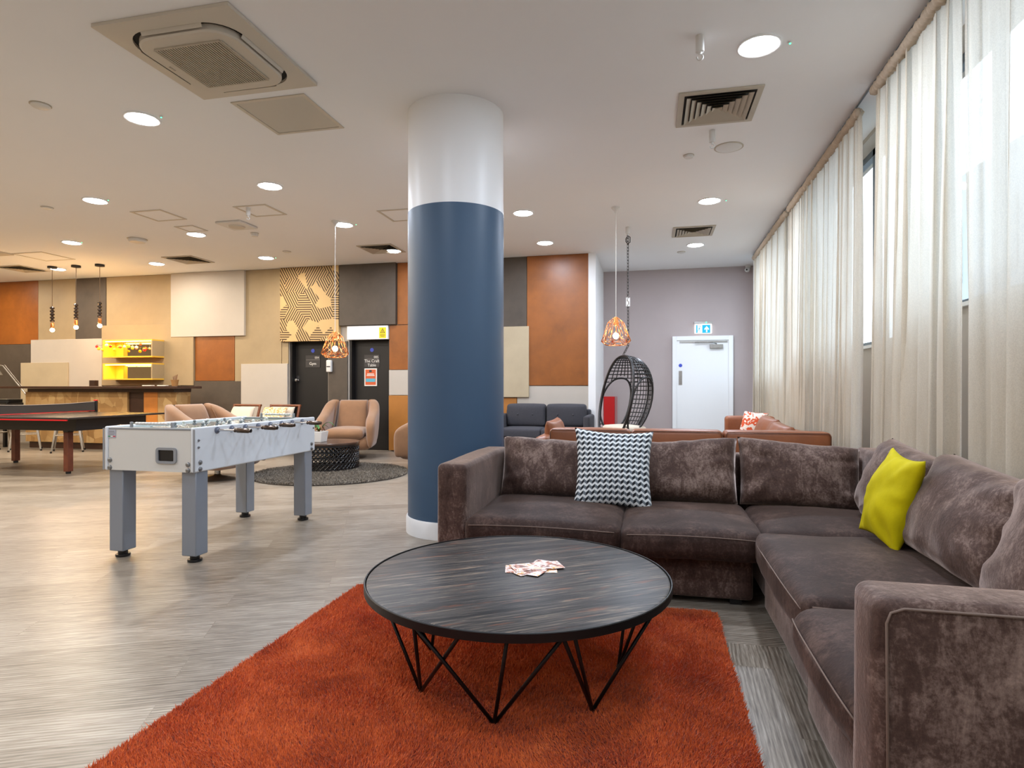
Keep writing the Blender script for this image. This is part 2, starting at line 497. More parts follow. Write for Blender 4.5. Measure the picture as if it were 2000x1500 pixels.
M['yellow_sign'] = pm('yellow_warning_vinyl', S(236, 206, 10), 0.4)
M['blue_sign'] = pm('blue_round_sign', S(60, 80, 190), 0.4)
M['greyplate'] = pm('grey_sign_plate', S(60, 57, 56), 0.35)
M['paper'] = pm('white_paper', S(226, 222, 214), 0.6)
t = NT('window_glass'); t.n.remove(t.b)
tr = t.new('ShaderNodeBsdfTransparent'); gl = t.new('ShaderNodeBsdfGlossy'); gl.inputs['Roughness'].default_value = 0.02
mx = t.new('ShaderNodeMixShader'); fr = t.new('ShaderNodeFresnel'); fr.inputs[0].default_value = 1.45
gb = t.new('ShaderNodeNewGeometry'); t.L(t.math('MULTIPLY', fr.outputs[0], t.math('SUBTRACT', 1.0, gb.outputs['Backfacing'])), mx.inputs[0]); t.L(tr.outputs[0], mx.inputs[1]); t.L(gl.outputs[0], mx.inputs[2]); t.L(mx.outputs[0], t.out.inputs['Surface'])
M['glassw'] = t.m

# sheer curtain cloth
t = NT('sheer_voile'); t.n.remove(t.b)
wv = t.noise(t.map((1, 4, .5)), 6, 3)
cc = t.ramp(wv, [(0.3, S(228, 210, 184)), (0.7, S(242, 228, 206))])
df = t.new('ShaderNodeBsdfDiffuse'); tl = t.new('ShaderNodeBsdfTranslucent'); tp = t.new('ShaderNodeBsdfTransparent')
t.L(cc, df.inputs[0]); tl.inputs[0].default_value = S(214, 213, 208)
m1 = t.new('ShaderNodeMixShader'); m1.inputs[0].default_value = 0.52; t.L(df.outputs[0], m1.inputs[1]); t.L(tl.outputs[0], m1.inputs[2])
m2 = t.new('ShaderNodeMixShader'); t.L(m1.outputs[0], m2.inputs[1]); t.L(tp.outputs[0], m2.inputs[2])
lace = t.noise(t.map((60, 60, 60)), 3, 2)
t.L(t.ramp(lace, [(0.35, (0.05, 0.05, 0.05, 1)), (0.65, (0.16, 0.16, 0.16, 1))]), m2.inputs[0])
t.L(m2.outputs[0], t.out.inputs['Surface'])
M['voile'] = t.m
M['header'] = pm('curtain_heading_tape', S(196, 178, 156), 0.9, var=0.08, vs_=30)

# coffee table planks
t = NT('dark_reclaimed_planks'); t.set(Roughness=0.42); t.b.inputs['Specular IOR Level'].default_value = 0.32
v = t.map((1, 1, 1), (0, 0, -R(34)), (7.3, 0.02, 0))
br = t.new('ShaderNodeTexBrick'); br.offset = 0.5
br.inputs['Scale'].default_value = 1.0; br.inputs['Brick Width'].default_value = 30.0; br.inputs['Row Height'].default_value = 0.105; br.inputs['Mortar Size'].default_value = 0.0016
br.inputs['Color1'].default_value = (0, 0, 0, 1); br.inputs['Color2'].default_value = (1, 1, 1, 1); br.inputs['Mortar'].default_value = (0.5, 0.5, 0.5, 1)
t.L(v, br.inputs['Vector'])
off = t.new('ShaderNodeVectorMath', operation='MULTIPLY_ADD'); t.L(br.outputs['Color'], off.inputs[0]); off.inputs[1].default_value = (3, 2, 5); t.L(v, off.inputs[2])
g1 = t.noise(t.map((1.3, 18, 1), src=off.outputs[0]), 2.2, 7, 0.66, 1.0)
g2 = t.noise(t.map((5, 130, 1), src=off.outputs[0]), 1.5, 4, 0.6, 0.2)
refl_spots = t.noise(t.map((2.0, 14, 1), loc=(3, 1, 0), src=off.outputs[0]), 2.6, 5, 0.6)  # orange reflections on the gloss, painted into the plank colour as spots
f = t.math('ADD', t.math('MULTIPLY', g1, 0.7), t.math('MULTIPLY', g2, 0.3))
cb = t.ramp(f, [(0.38, S(18, 16, 16)), (0.47, S(44, 40, 38)), (0.55, S(72, 66, 61)), (0.66, S(142, 124, 104))])
cb = t.mix(t.ramp(refl_spots, [(0.60, (0, 0, 0, 1)), (0.72, (0.55, 0.55, 0.55, 1))]), cb, S(140, 78, 42))
cb = t.mix(br.outputs['Fac'], cb, S(18, 16, 15))
t.col(cb); t.bump(f, 0.35, 0.004)
M['planks'] = t.m

# black and white cube weave for the scatter cushion (by cushion UV)
t = NT('monochrome_zigzag_weave'); t.set(Roughness=0.9)
uvn = t.co('UV'); sep = t.new('ShaderNodeSeparateXYZ'); t.L(uvn, sep.inputs[0])
fx = t.math('FRACT', t.math('MULTIPLY', sep.outputs[0], 13.0))
tri = t.math('ABSOLUTE', t.math('SUBTRACT', t.math('MULTIPLY', fx, 2.0), 1.0))
yy = t.math('ADD', t.math('MULTIPLY', sep.outputs[1], 14.0), t.math('MULTIPLY', tri, 0.42))
fy = t.math('FRACT', yy)
on = t.math('LESS_THAN', fy, 0.56)
lft = t.math('LESS_THAN', fx, 0.5)
dk = t.mix(lft, S(104, 112, 120), S(16, 20, 28))
t.col(t.mix(on, S(212, 216, 218), dk))
M['zigzag'] = t.m
# abstract orange and white weave, floral weave
t = NT('orange_white_kilim_weave'); t.set(Roughness=0.9)
t.col(t.ramp(t.noise(t.map((14, 14, 14)), 1.0, 1, 0.4, 1.5), [(0.47, S(226, 214, 200)), (0.5, S(206, 84, 44))], 'CONSTANT')); M['kilim'] = t.m
t = NT('tan_floral_weave'); t.set(Roughness=0.9)
t.col(t.ramp(t.noise(t.map((16, 16, 16)), 1.0, 2, 0.5, 2.5), [(0.45, S(196, 146, 84)), (0.52, S(230, 212, 180))])); M['floral'] = t.m

# rug piles (colour only varies as the yarn does)
def pile_mat(name, stops, sc1):
    t = NT(name); t.set(Roughness=0.9); t.b.inputs['Sheen Weight'].default_value = 0.25
    t.b.inputs['Specular IOR Level'].default_value = 0.1
    t.col(t.ramp(t.math('ADD', t.math('MULTIPLY', t.noise(t.co(), sc1, 4, 0.6, 0.5), 0.5), t.math('MULTIPLY', t.noise(t.co(), 120, 2, 0.6), 0.5)), stops))
    return t.m
M['rug'] = pile_mat('burnt_orange_pile', [(0.35, S(178, 76, 34)), (0.5, S(212, 98, 46)), (0.65, S(232, 124, 66))], 5)
M['rugbase'] = pm('burnt_orange_backing', S(120, 44, 16), 0.95)
M['greyrug'] = pile_mat('grey_brown_shag', [(0.38, S(54, 47, 40)), (0.5, S(108, 98, 86)), (0.62, S(180, 170, 154))], 40)
# ================================================================== the room
XL, XR, YB, YF, YA = -15.5, 1.85, 10.0, -4.0, 11.65
struct(B(XL - .2, XR + .3, YF - .2, YA + .3, -0.12, 0).build('floor', M['floor']))
struct(B(XL - .2, XR + .3, YF - .2, YA + .3, CEIL, CEIL + 0.15).build('ceiling', M['ceiling']))
m = MB()                                                   # back wall with two recessed doorways
m.box(XL, -6.52, YB, YB + .3, 0, CEIL).box(-6.52, -4.53, YB, YB + .3, 2.0, CEIL).box(-4.53, -.87, YB, YB + .3, 0, CEIL)
m.box(-5.73, -5.31, YB, YB + .3, 0, 2.0).box(-6.52, -4.53, YB + .26, YB + .3, 0, 2.0)
struct(m.build('wall_back', M['p_cream']))
struct(B(-.99, -.87, YB - .06, YA, 0, CEIL).build('wall_alcove', M['trim']))
struct(B(-.99, XR + .2, YA, YA + .2, 0, CEIL).build('wall_far', M['lilac']))
struct(B(XL - .2, XL, YF, YA, 0, CEIL).build('wall_left', M['p_tan']))
struct(B(XL, XR + .2, YF - .2, YF, 0, CEIL).build('wall_front', M['p_cream']))
WIN = [(-3.4, -0.4, 1.65), (-0.1, 2.30, 1.65), (2.55, 4.85, 1.65), (5.2, 7.75, 1.50), (8.05, 11.2, 1.32)]
m = MB(); y = YF
for (a, b, s_) in WIN:
    m.box(XR, XR + .28, y, a, 0, CEIL); m.box(XR, XR + .28, a, b, 0, s_); m.box(XR, XR + .28, a, b, 3.30, CEIL); y = b
m.box(XR, XR + .28, y, YA + .2, 0, CEIL)
struct(m.build('wall_right', M['p_cream']))
for i, (a, b, s_) in enumerate(WIN):
    fr = MB(); n = 3
    for k in range(n + 1):
        yy = a + (b - a) * k / n
        fr.box(XR + .12, XR + .18, max(a, yy - .03), min(b, yy + .03), s_, 3.30)
    fr.box(XR + .12, XR + .18, a, b, s_, s_ + .06).box(XR + .12, XR + .18, a, b, 3.24, 3.30)
    wdw = struct(fr.build('window_%d' % (i + 1), M['winframe']))
    g = B(XR + .145, XR + .151, a, b, s_ + .05, 3.25).build('pane', M['glassw'], wdw, world=True)
    sl = B(XR - .03, XR + .12, a, b, s_ - .02, s_ + .005).build('window_sill', M['trim'], wdw, world=True)
# the building across the street, only guessed at through the cloth
t = pm('facade_render_grey', S(150, 156, 162), 0.9, var=0.05)
fb = thing('neighbouring_building', 'grey rendered building glimpsed through the sheer curtains outside the windows', 'building', (10, 16.5, -0.5))
B(9, 12, 11, 23, -0.5, 7.4).build('wall', t, fb, world=True)
for k in range(4):
    for q in range(2):
        y0 = 12 + k * 2.8
        f_ = B(8.96, 9.0, y0, y0 + 1.3, 1.0 + q * 3.2, 2.8 + q * 3.2).build('window', M['winframe'], fb, world=True)
struct(B(2.3, 30, -30, 50, -0.7, -0.5).build('street_ground', pm('street_paving', S(110, 108, 104), 0.9)))

# baseboards
struct(B(-.87, XR, YA - .015, YA, 0, .1).build('baseboard_far', M['trim']))
struct(B(XR - .015, XR, YF, YA, 0, .1).build('baseboard_right', M['trim']))

# ------------------------------------------------------------------ doors
def dark_door(n, x0, x1, lab, handle_side, words_):
    d = struct(B(x0 + .04, x1 - .02, YB + .14, YB + .19, 0.005, 1.985).build('door_%d' % n, M['darkdoor'], bevel=.003))
    fr = MB().box(x0 + .002, x0 + .04, YB + .02, YB + .2, 0.005, 1.995).box(x1 - .02, x1 - .002, YB + .02, YB + .2, 0.005, 1.995).box(x0 + .04, x1 - .02, YB + .02, YB + .2, 1.985, 1.998)
    fr.build('door_frame', M['darkdoor'], d, world=True)
    hx = x0 + .09
    h = MB().mbox(Matrix.Translation((hx, YB + .135, 1.30)), .05, .012, .10)
    h.lathe([(.012, 0), (.012, -.05), (.026, -.055), (.028, -.075), (.015, -.085), (1e-4, -.087)], 14, (hx, YB + .13, 1.27), 'Y')
    if handle_side: h.build('door_handle', M['chrome'], d, world=True, smooth=40)
    return d
dark_door(1, -6.52, -5.73, '', True, '')
dark_door(2, -5.31, -4.53, '', False, '')
d3 = struct(B(.48, 1.39, YA - .05, YA - .005, 0.01, 2.0).build('door_3', M['trim'], bevel=.003))
fr = MB().box(.40, .48, YA - .07, YA - .002, 0.003, 2.08).box(1.39, 1.47, YA - .07, YA - .002, 0.003, 2.08).box(.48, 1.39, YA - .07, YA - .002, 2.0, 2.08)
fr.build('door_frame', M['trim'], d3, world=True, bevel=.004)
cl = MB().box(1.06, 1.29, YA - .11, YA - .05, 1.85, 1.92); cl.build('door_closer', M['steel'], d3, world=True, bevel=.004)
MB().tube([(1.18, YA - .09, 1.93), (1.10, YA - .10, 1.965), (.80, YA - .10, 1.955)], .010).build('closer_arm', M['steel'], d3, world=True, smooth=180)
B(.53, 1.37, YA - .065, YA - .05, 1.957, 1.985).build('closer_rail', M['steel'], d3, world=True)
B(.515, .575, YA - .056, YA - .05, 1.18, 1.44).build('push_plate', M['steel'], d3, world=True)
MB().lathe([(.032, 0), (.032, -.004)], 20, (.545, YA - .05, 1.54), 'Y').build('fire_door_disc', M['blue_sign'], d3, world=True)

# ------------------------------------------------------------------ cladding panels on the back wall
PAN = [
 ('p_rust', -15.2, -12.31, 2.03, CEIL, .03, 'rust brown wall panel at the far end, above the charcoal one behind the desk lamp'),
 ('p_tan', -12.31, -11.365, 2.05, CEIL, .03, 'narrow tan wall panel under the ceiling behind the first beaded bulb pendant'),
 ('p_dark', -11.36, -10.61, 2.05, CEIL, .035, 'narrow charcoal wall panel under the ceiling behind the beaded bulb pendants'),
 ('p_tan', -10.605, -9.05, 2.10, CEIL, .03, 'wide tan wall panel under the ceiling above the lit bar shelves'),
 ('p_tan', -10.68, -8.54, 1.17, 2.371, .07, 'large tan wall panel carrying the two lit box shelves'),
 ('p_cream', -9.045, -7.42, 2.105, CEIL, .08, 'large cream wall panel under the ceiling beside the tan one'),
 ('p_rust', -8.535, -7.665, 1.257, 2.15, .03, 'rust brown square wall panel below the large cream one'),
 ('p_tan', -7.66, -6.665, .95, CEIL, .03, 'tall tan wall panel between the cream panel and the striped panel'),
 ('p_tan', -6.66, -6.525, .95, 1.98, .03, 'thin tan strip of wall panel beside the frame of the left dark door'),
 ('p_cream', -7.507, -6.525, .02, 1.578, .06, 'low cream wall panel beside the left dark door'),
 ('p_dark', -8.85, -7.51, .02, 1.257, .05, 'low charcoal wall panel at the end of the bar'),
 ('p_tan', -8.535, -7.665, 2.15, 2.16, .02, None),
 ('p_cream', -12.466, -10.685, .5, 2.115, .06, 'wide cream wall panel behind the bar, left of the lit shelves'),
 ('p_beige', -12.692, -11.49, .5, 1.643, .09, 'small beige wall panel overlapping the cream one behind the bar'),
 ('p_dark', -15.2, -12.47, .3, 2.03, .03, 'charcoal wall panel at the far left behind the desk lamp'),
 ('p_stripe', -6.66, -5.47, 1.975, CEIL, .09, 'black and gold striped geometric wall panel above the left dark door'),
 ('p_dark', -5.465, -4.371, 2.245, CEIL, .09, 'charcoal wall panel under the ceiling above the white sign board'),
 ('p_rust', -4.52, -3.0, 1.447, 2.24, .03, 'rust brown wall panel beside the right dark door'),
 ('p_rust', -4.365, -3.0, 2.245, CEIL, .03, 'rust brown wall panel under the ceiling next to the charcoal one, beside the column'),
 ('p_cream', -4.52, -3.4, .997, 1.445, .04, 'small cream wall panel between rust and ochre ones beside the right dark door'),
 ('p_ochre', -4.52, -3.4, .02, .995, .05, 'low ochre wall panel beside the right dark door'),
 ('p_dark', -2.98, -2.023, 2.166, CEIL, .03, 'charcoal wall panel under the ceiling on the right side of the column'),
 ('p_rust', -2.02, -.875, 1.167, CEIL, .05, 'tall rust orange wall panel above the dark grey sofa'),
 ('p_beige', -2.98, -1.98, .969, 2.166, .08, 'beige wall panel between the column and the tall rust orange panel'),
 ('p_cream', -2.19, -.875, .02, 1.165, .04, 'low cream wall panel behind the dark grey sofa'),
 ('p_ochre', -2.98, -2.195, .02, .965, .04, 'low ochre wall panel behind the left arm of the dark grey sofa'),
]
for (mt, x0, x1, z0, z1, th, lab) in PAN:
    if lab is None: continue
    o = B(x0 + .002, x1 - .002, YB - th, YB - .001, z0 + .002, z1 - .004).build('wall_panel', M[mt], bevel=.004)
    tag(o, lab, 'panel', 'clad panels of the back wall')
o = B(-5.71, -5.33, YB - .03, YB - .001, .02, 1.97).build('wall_panel', M['p_dark'], bevel=.003)
tag(o, 'narrow charcoal panel on the pillar between the two dark doors', 'panel', 'clad panels of the back wall')
sb = thing('sign_board', 'white board with a yellow warning sticker above the right dark door', 'sign', (-4.92, YB - .06, 1.975))
B(-5.318, -4.526, YB - .07, YB - .001, 1.99, 2.235).build('board', M['trim'], sb, world=True, bevel=.004)
st = B(-4.69, -4.56, YB - .073, YB - .07, 2.01, 2.20).build('warning_sticker', M['yellow_sign'], sb, world=True)
MB().prism([(-4.67, 2.10), (-4.58, 2.10), (-4.625, 2.185)], YB - .0745, YB - .073, 'XZ').build('triangle', M['black'], st, world=True)
MB().prism([(-4.655, 2.108), (-4.595, 2.108), (-4.625, 2.165)], YB - .0755, YB - .0745, 'XZ').build('triangle_field', M['yellow_sign'], st, world=True)
B(-4.63, -4.62, YB - .0765, YB - .0755, 2.115, 2.145).build('exclamation_mark', M['black'], st, world=True)
MB().box(-4.675, -4.575, YB - .0735, YB - .073, 2.05, 2.056).box(-4.675, -4.575, YB - .0735, YB - .073, 2.066, 2.072).box(-4.66, -4.59, YB - .0735, YB - .073, 2.034, 2.04).build('printed_lines', M['black'], st, world=True)
# door signs
def doorsign(x, z, text, lab, small):
    yd = YB + .14
    s_ = thing('door_sign', lab, 'sign', (x, yd, z - .09))
    p = B(x - .15, x + .15, yd - .008, yd - .001, z - .105, z + .12).build('plate', M['greyplate'], s_, world=True, bevel=.002)
    MB().box(x - .14, x + .14, yd - .0095, yd - .008, z + .035, z + .039).build('divider', M['steel'], s_, world=True)
    text_mesh(text, .075, M['paper'], s_, Vector((0, -.0095, .09 - .035)), 'lettering')
    text_mesh(small, .06, M['paper'], s_, Vector((.085, -.0095, .09 + .075)), 'room_number')
    MB().lathe([(.036, 0), (.036, -.006)], 18, (x, yd - .001, z + .205), 'Y').build('round_symbol', M['blue_sign'], s_, world=True)
doorsign(-6.12, 1.61, 'Gym', 'grey door sign reading Gym on the left dark door', '004')
doorsign(-4.93, 1.61, 'The Craft\nTable', 'grey door sign reading The Craft Table on the right dark door', '005')
po = thing('poster', 'small orange and blue poster in a white border on the right dark door', 'poster', (-4.95, YB + .13, 1.16))
B(-5.075, -4.83, YB + .128, YB + .139, 1.16, 1.48).build('border', M['paper'], po, world=True)
MB().box(-5.055, -4.85, YB + .126, YB + .128, 1.18, 1.46, 0).box(-5.045, -4.86, YB + .1245, YB + .126, 1.235, 1.295, 1).box(-5.02, -4.885, YB + .1245, YB + .126, 1.37, 1.385, 2).box(-5.03, -4.875, YB + .1245, YB + .126, 1.345, 1.36, 2).box(-4.98, -4.93, YB + .1245, YB + .126, 1.41, 1.45, 3).build(
    'print', [pm('poster_orange', S(206, 92, 48), .6), pm('poster_blue', S(90, 170, 190), .6), M['paper'], M['greyplate']], po, world=True)
ds = thing('dispenser', 'slim white wall dispenser on the pillar between the dark doors', 'dispenser', (-5.665, YB - .07, 1.40))
MB().rbox((-5.72, YB - .10, 1.41), (-5.62, YB - .03, 1.63), .02, (3, 3, 5)).build('housing', M['plastic'], ds, world=True, smooth=60)
B(-5.705, -5.635, YB - .101, YB - .099, 1.50, 1.52).build('window', M['greyplate'], ds, world=True)
# red fire board, exit sign, camera
o = thing('fire_point_board', 'bright red board on the lilac wall behind the hanging chair', 'sign', (-.77, YA - .03, .35))
B(-.865, -.66, YA - .03, YA - .001, .35, .96).build('board', M['red'], o, world=True, bevel=.003)
B(-.655, -.61, YA - .02, YA - .001, .45, .96).build('notice', pm('pink_notice', S(170, 120, 118), .5), o, world=True)
ex = thing('exit_sign', 'lit blue and white emergency exit sign with running man and arrow above the white door', 'sign', (.95, YA - .04, 2.13))
B(.79, 1.11, YA - .06, YA - .001, 2.30, 2.345).build('housing', M['steel'], ex, world=True, bevel=.003)
B(.80, 1.10, YA - .035, YA - .025, 2.125, 2.30).build('panel', M['exit_white'], ex, world=True)
B(.825, 1.075, YA - .037, YA - .035, 2.135, 2.285).build('blue_field', M['exit_blue'], ex, world=True)
MB().prism([(1.0, 2.15), (1.02, 2.15), (1.02, 2.215), (1.045, 2.19), (1.05, 2.21), (1.01, 2.26), (.97, 2.21), (.975, 2.19), (1.0, 2.215)], YA - .039, YA - .037, 'XZ').build('arrow', M['exit_white'], ex, world=True)
MB().prism([(.85, 2.14), (.93, 2.14), (.93, 2.28), (.85, 2.28)], YA - .0385, YA - .037, 'XZ').build('doorway_symbol', M['exit_white'], ex, world=True)
rm = MB().tube([(.885, YA - .0395, 2.235), (.875, YA - .0395, 2.20)], .009, 6).tube([(.875, YA - .0395, 2.20), (.895, YA - .0395, 2.175), (.885, YA - .0395, 2.15)], .006, 6)
rm.tube([(.875, YA - .0395, 2.20), (.86, YA - .0395, 2.18), (.842, YA - .0395, 2.165)], .006, 6).tube([(.87, YA - .0395, 2.225), (.90, YA - .0395, 2.215), (.912, YA - .0395, 2.23)], .005, 6).tube([(.885, YA - .0395, 2.23), (.86, YA - .0395, 2.215)], .005, 6)
rm.ball((.893, YA - .0395, 2.257), .011, 8, 6).build('running_figure', M['exit_blue'], ex, world=True, smooth=180)
MB().ball((1.0, YA - .062, 2.325), .012, 10, 8).build('indicator_lamp', M['green_led'], ex, world=True)
cc = thing('security_camera', 'small white dome security camera under the ceiling in the far corner', 'camera', (1.72, YA - .1, 3.24))
MB().lathe([(.045, 0), (.05, -.02), (.04, -.05), (.02, -.065)], 16, (1.72, YA - .07, CEIL - .001)).build('base', M['plastic'], cc, world=True, smooth=40)
MB().ball((1.70, YA - .12, CEIL - .09), .045, 14, 10).build('housing', M['plastic'], cc, world=True, smooth=180)
MB().ball((1.685, YA - .158, CEIL - .095), .016, 10, 8).build('lens', M['black'], cc, world=True, smooth=180)

# ------------------------------------------------------------------ column
co = thing('round_column', 'thick round column painted slate blue below and white above', 'column', (-1.532, 4.666, 0))
r = .383
MB().lathe([(r, 2.53), (r, CEIL - .001)], 72, (-1.532, 4.666, 0)).build('upper_shaft', M['trim'], co, world=True, smooth=40)
MB().lathe([(r + .002, .13), (r + .002, 2.53)], 72, (-1.532, 4.666, 0)).build('lower_shaft', M['bluecol'], co, world=True, smooth=40)
MB().lathe([(r + .016, 0.0), (r + .016, .115), (r + .01, .13), (r - .02, .13)], 72, (-1.532, 4.666, 0)).build('skirting', M['trim'], co, world=True, smooth=40)

# ------------------------------------------------------------------ ceiling lights
GX = [.68, -1.56, -4.04, -6.36, -8.56, -10.74, -12.9]; GY = [-2.6, -.9, .8, 2.45, 4.13, 5.83, 7.45, 9.07]
def where(x, y):
    cols = {.68: 'column nearest the curtains', -1.56: 'line of the blue column', -4.04: 'line over the football table', -6.36: 'line beside the football table', -8.56: 'line over the tennis table', -10.74: 'line over the bar pendants', -12.9: 'line at the far left'}
    return cols[x]
row = {4.13: 'nearest row', 5.83: 'second row', 7.45: 'third row', 9.07: 'row nearest the back wall', 2.45: 'row over the sofa corner', .8: 'row overhead', -.9: 'row behind', -2.6: 'rearmost row'}
LIT = []
for x in GX:
    for y in GY:
        if (x, y) in ((.68, 5.83), (-1.56, 4.13)): continue
        if x < -8 and y < 5 and x > -20 and (x < -9 or y < 2): pass
        if x == .68 and y == 9.07: y = 9.72
        LIT.append((x, y))
ZL = CEIL
def make_light(x, y, led):
    seen = y > 3.9
    t = thing('ceiling_light', 'round recessed ceiling light, %s, %s' % (row.get(y, 'row nearest the far wall'), where(x, y).replace('column nearest', 'line nearest')), 'light', (x, y, CEIL), group='round recessed ceiling lights')
    MB().lathe([(.118, -.002), (.135, -.001), (.135, -.009), (.128, -.013), (.116, -.010)], 36, (0, 0, 0), caps=False).build('trim_ring', M['trim'], t, smooth=40)
    MB().lathe([(1e-4, -.024), (.06, -.022), (.10, -.016), (.116, -.008)], 36, (0, 0, 0)).build('diffuser', M['lamp'], t, smooth=180)
    ld = bpy.data.lights.new('lamp_light', 'AREA'); ld.shape = 'DISK'; ld.size = .22; ld.energy = LAMP_W * (1.25 if x < -8 else 1.1 if x < -5 else 1.0) * (.38 if y < 3.5 else 1.0) * (1.15 if (x > 0 and y > 7) else 1.0) * (.6 if 9 < y < 9.3 else 1.0); ld.color = LAMP_COL if x > -5 else (1.0, .87, .70)
    lo = bpy.data.objects.new('lamp_light', ld); C.objects.link(lo); lo.parent = t; lo.location = (0, 0, -.028)
    if led and seen:
        o = thing('indicator_light', 'tiny green indicator light, %s, %s' % (row.get(y, 'row nearest the far wall'), where(x, y).replace('column nearest', 'line nearest')), 'light', (x + .185, y, CEIL - .006), group='green indicator lights on the ceiling')
        MB().lathe([(.012, -.001), (.010, -.006), (1e-4, -.007)], 12, (0, 0, 0)).build('housing', M['plastic'], o, smooth=60)
        MB().ball((0, 0, -.007), .006, 8, 6).build('glow', M['green_led'], o, smooth=180)
LED = {(.68, 4.13), (-4.04, 4.13), (-6.36, 5.83), (-4.04, 7.45), (-6.36, 9.07), (.68, 7.45), (-8.56, 7.45)}
for (x, y) in LIT:
    if y > 9.3 or y in GY: make_light(x, y, (x, y) in LED)

# ------------------------------------------------------------------ air conditioning cassettes
def cassette(x0, y0, s, lab):
    t = thing('air_conditioner', lab, 'air conditioner', (x0 + s / 2, y0 + s / 2, CEIL), group='ceiling cassette air conditioners')
    h = s / 2; z = 0
    def rr(k, rad, zz, n=8):
        pts = []
        for (cx, cy, a0) in ((k - rad, k - rad, 0), (-(k - rad), k - rad, 90), (-(k - rad), -(k - rad), 180), (k - rad, -(k - rad), 270)):
            for i in range(n + 1):
                a = R(a0 + 90 * i / n); pts.append((cx + rad * math.cos(a), cy + rad * math.sin(a)))
        return pts
    # flat outer frame as a ring
    o_ = [(h, h), (-h, h), (-h, -h), (h, -h)]
    V = []; F = []
    out = rr(h, .004, 0); inn = rr(h * .80, .19, 0); n = len(out)
    for (pts, zz) in ((out, -.001), (out, -.022), (inn, -.030), (inn, -.003)):
        V += [(p[0], p[1], zz) for p in pts]
    for k in range(3):
        for i in range(n): F.append((k * n + i, k * n + (i + 1) % n, (k + 1) * n + (i + 1) % n, (k + 1) * n + i))
    MB().add(V, F).build('frame', M['acplastic'], t, smooth=30)
    MB().prism(inn, -.012, -.003).build('recess', M['dark'], t)
    V = []; F = []
    rings = [(rr(h * .735, .17, 0), -.016), (rr(h * .735, .17, 0), -.052), (rr(h * .71, .16, 0), -.060)]
    for pts, zz in rings: V += [(p[0], p[1], zz) for p in pts]
    for k in range(2):
        for i in range(n): F.append((k * n + i, k * n + (i + 1) % n, (k + 1) * n + (i + 1) % n, (k + 1) * n + i))
    F.append(tuple(range(2 * n, 3 * n))); F.append(tuple(range(n - 1, -1, -1)))
    MB().add(V, F).build('cover', M['acplastic'], t, smooth=30)
    gh = h * .50
    g = MB()
    for i in range(26):
        xx = -gh + 2 * gh * (i + .5) / 26
        g.box(xx - .0048, xx + .0048, -gh, gh, -.068, -.062)
    g.box(-gh - .01, -gh, -gh, gh, -.069, -.06).box(gh, gh + .01, -gh, gh, -.069, -.06).box(-gh, gh, -gh - .01, -gh, -.069, -.06).box(-gh, gh, gh, gh + .01, -.069, -.06)
    g.build('intake_grille', M['grille'], t)
    MB().box(-gh, gh, -gh, gh, -.0622, -.0602).build('grille_backing', pm('grille_backing_grey', S(60, 54, 48), .8), t)
    for k in range(4):
        a = k * PI / 2
        mt = Matrix.Rotation(a, 4, 'Z') @ Matrix.Translation((0, h * .785, -.034)) @ Matrix.Rotation(R(62), 4, 'X')
        MB().mbox(mt, h * .90, .034, .003).build('air_flap', M['acplastic'], t)
    MB().mbox(Matrix.Translation((-gh - .07, -.02, -.0615)), .012, .05, .002).build('badge', M['steel'], t)
    return t
cassette(-3.29, 2.985, .95, 'large square cassette air conditioner on the ceiling above the foreground')
cassette(-11.2, 6.95, .95, 'square cassette air conditioner on the ceiling over the tennis table')
def hatch(x0, y0, sx, sy, lab, name='access_hatch', rim=.03, mt='ceiling'):
    t = thing(name, lab, 'hatch', (x0 + sx / 2, y0 + sy / 2, CEIL), group='ceiling access hatches')
    a, b = sx / 2, sy / 2
    MB().box(-a, a, -b, -b + rim, -.008, -.001).box(-a, a, b - rim, b, -.008, -.001).box(-a, -a + rim, -b + rim, b - rim, -.008, -.001).box(a - rim, a, -b + rim, b - rim, -.008, -.001).build('frame', M['acplastic'], t)
    MB().box(-a + rim + .004, a - rim - .004, -b + rim + .004, b - rim - .004, -.005, -.001).build('panel', pm('hatch_satin', S(186, 182, 172), .35) if mt == 'sat' else M[mt], t)
    return t
hatch(-3.15, 4.05, .63, .61, 'square satin access hatch beside the nearest air conditioner', mt='sat')
hatch(-10.25, 7.85, .62, .6, 'faint square access hatch beyond the farther air conditioner')
hatch(-6.35, 6.30, .45, .45, 'small square access hatch beyond the second row of lights')
hatch(-4.95, 6.40, .45, .45, 'small square access hatch near the hook beyond the football table')
hatch(-6.35, 7.02, .3, .3, 'tiny square access hatch next to the third row of lights')
hatch(-3.32, 6.95, .5, .5, 'square access hatch partly behind the column')
def vent(x0, y0, s, lab):
    t = thing('air_vent', lab, 'vent', (x0 + s / 2, y0 + s / 2, CEIL), group='square louvred ceiling vents')
    h = s / 2
    def ring(k0, z0, k1, z1):
        V = [(-k0, -k0, z0), (k0, -k0, z0), (k0, k0, z0), (-k0, k0, z0), (-k1, -k1, z1), (k1, -k1, z1), (k1, k1, z1), (-k1, k1, z1)]
        return V, [(i, (i + 1) % 4, 4 + (i + 1) % 4, 4 + i) for i in range(4)]
    f = MB(); f.add(*ring(h, -.001, h, -.012)); f.add(*ring(h, -.012, h * .86, -.012)); f.add(*ring(h * .86, -.012, h * .86, -.002)); f.build('frame', M['grille'], t)
    MB().box(-h * .86, h * .86, -h * .86, h * .86, -.004, -.002).build('duct', M['dark'], t)
    for i in range(6):
        k = h * (.80 - i * .135)
        b = MB(); b.add(*ring(k, -.024, k - .034 if k > .04 else k * .3, -.006)); b.add(*ring(k, -.021, k - .031 if k > .04 else k * .3, -.004))
        b.build('louvre', M['grille'], t)
    return t
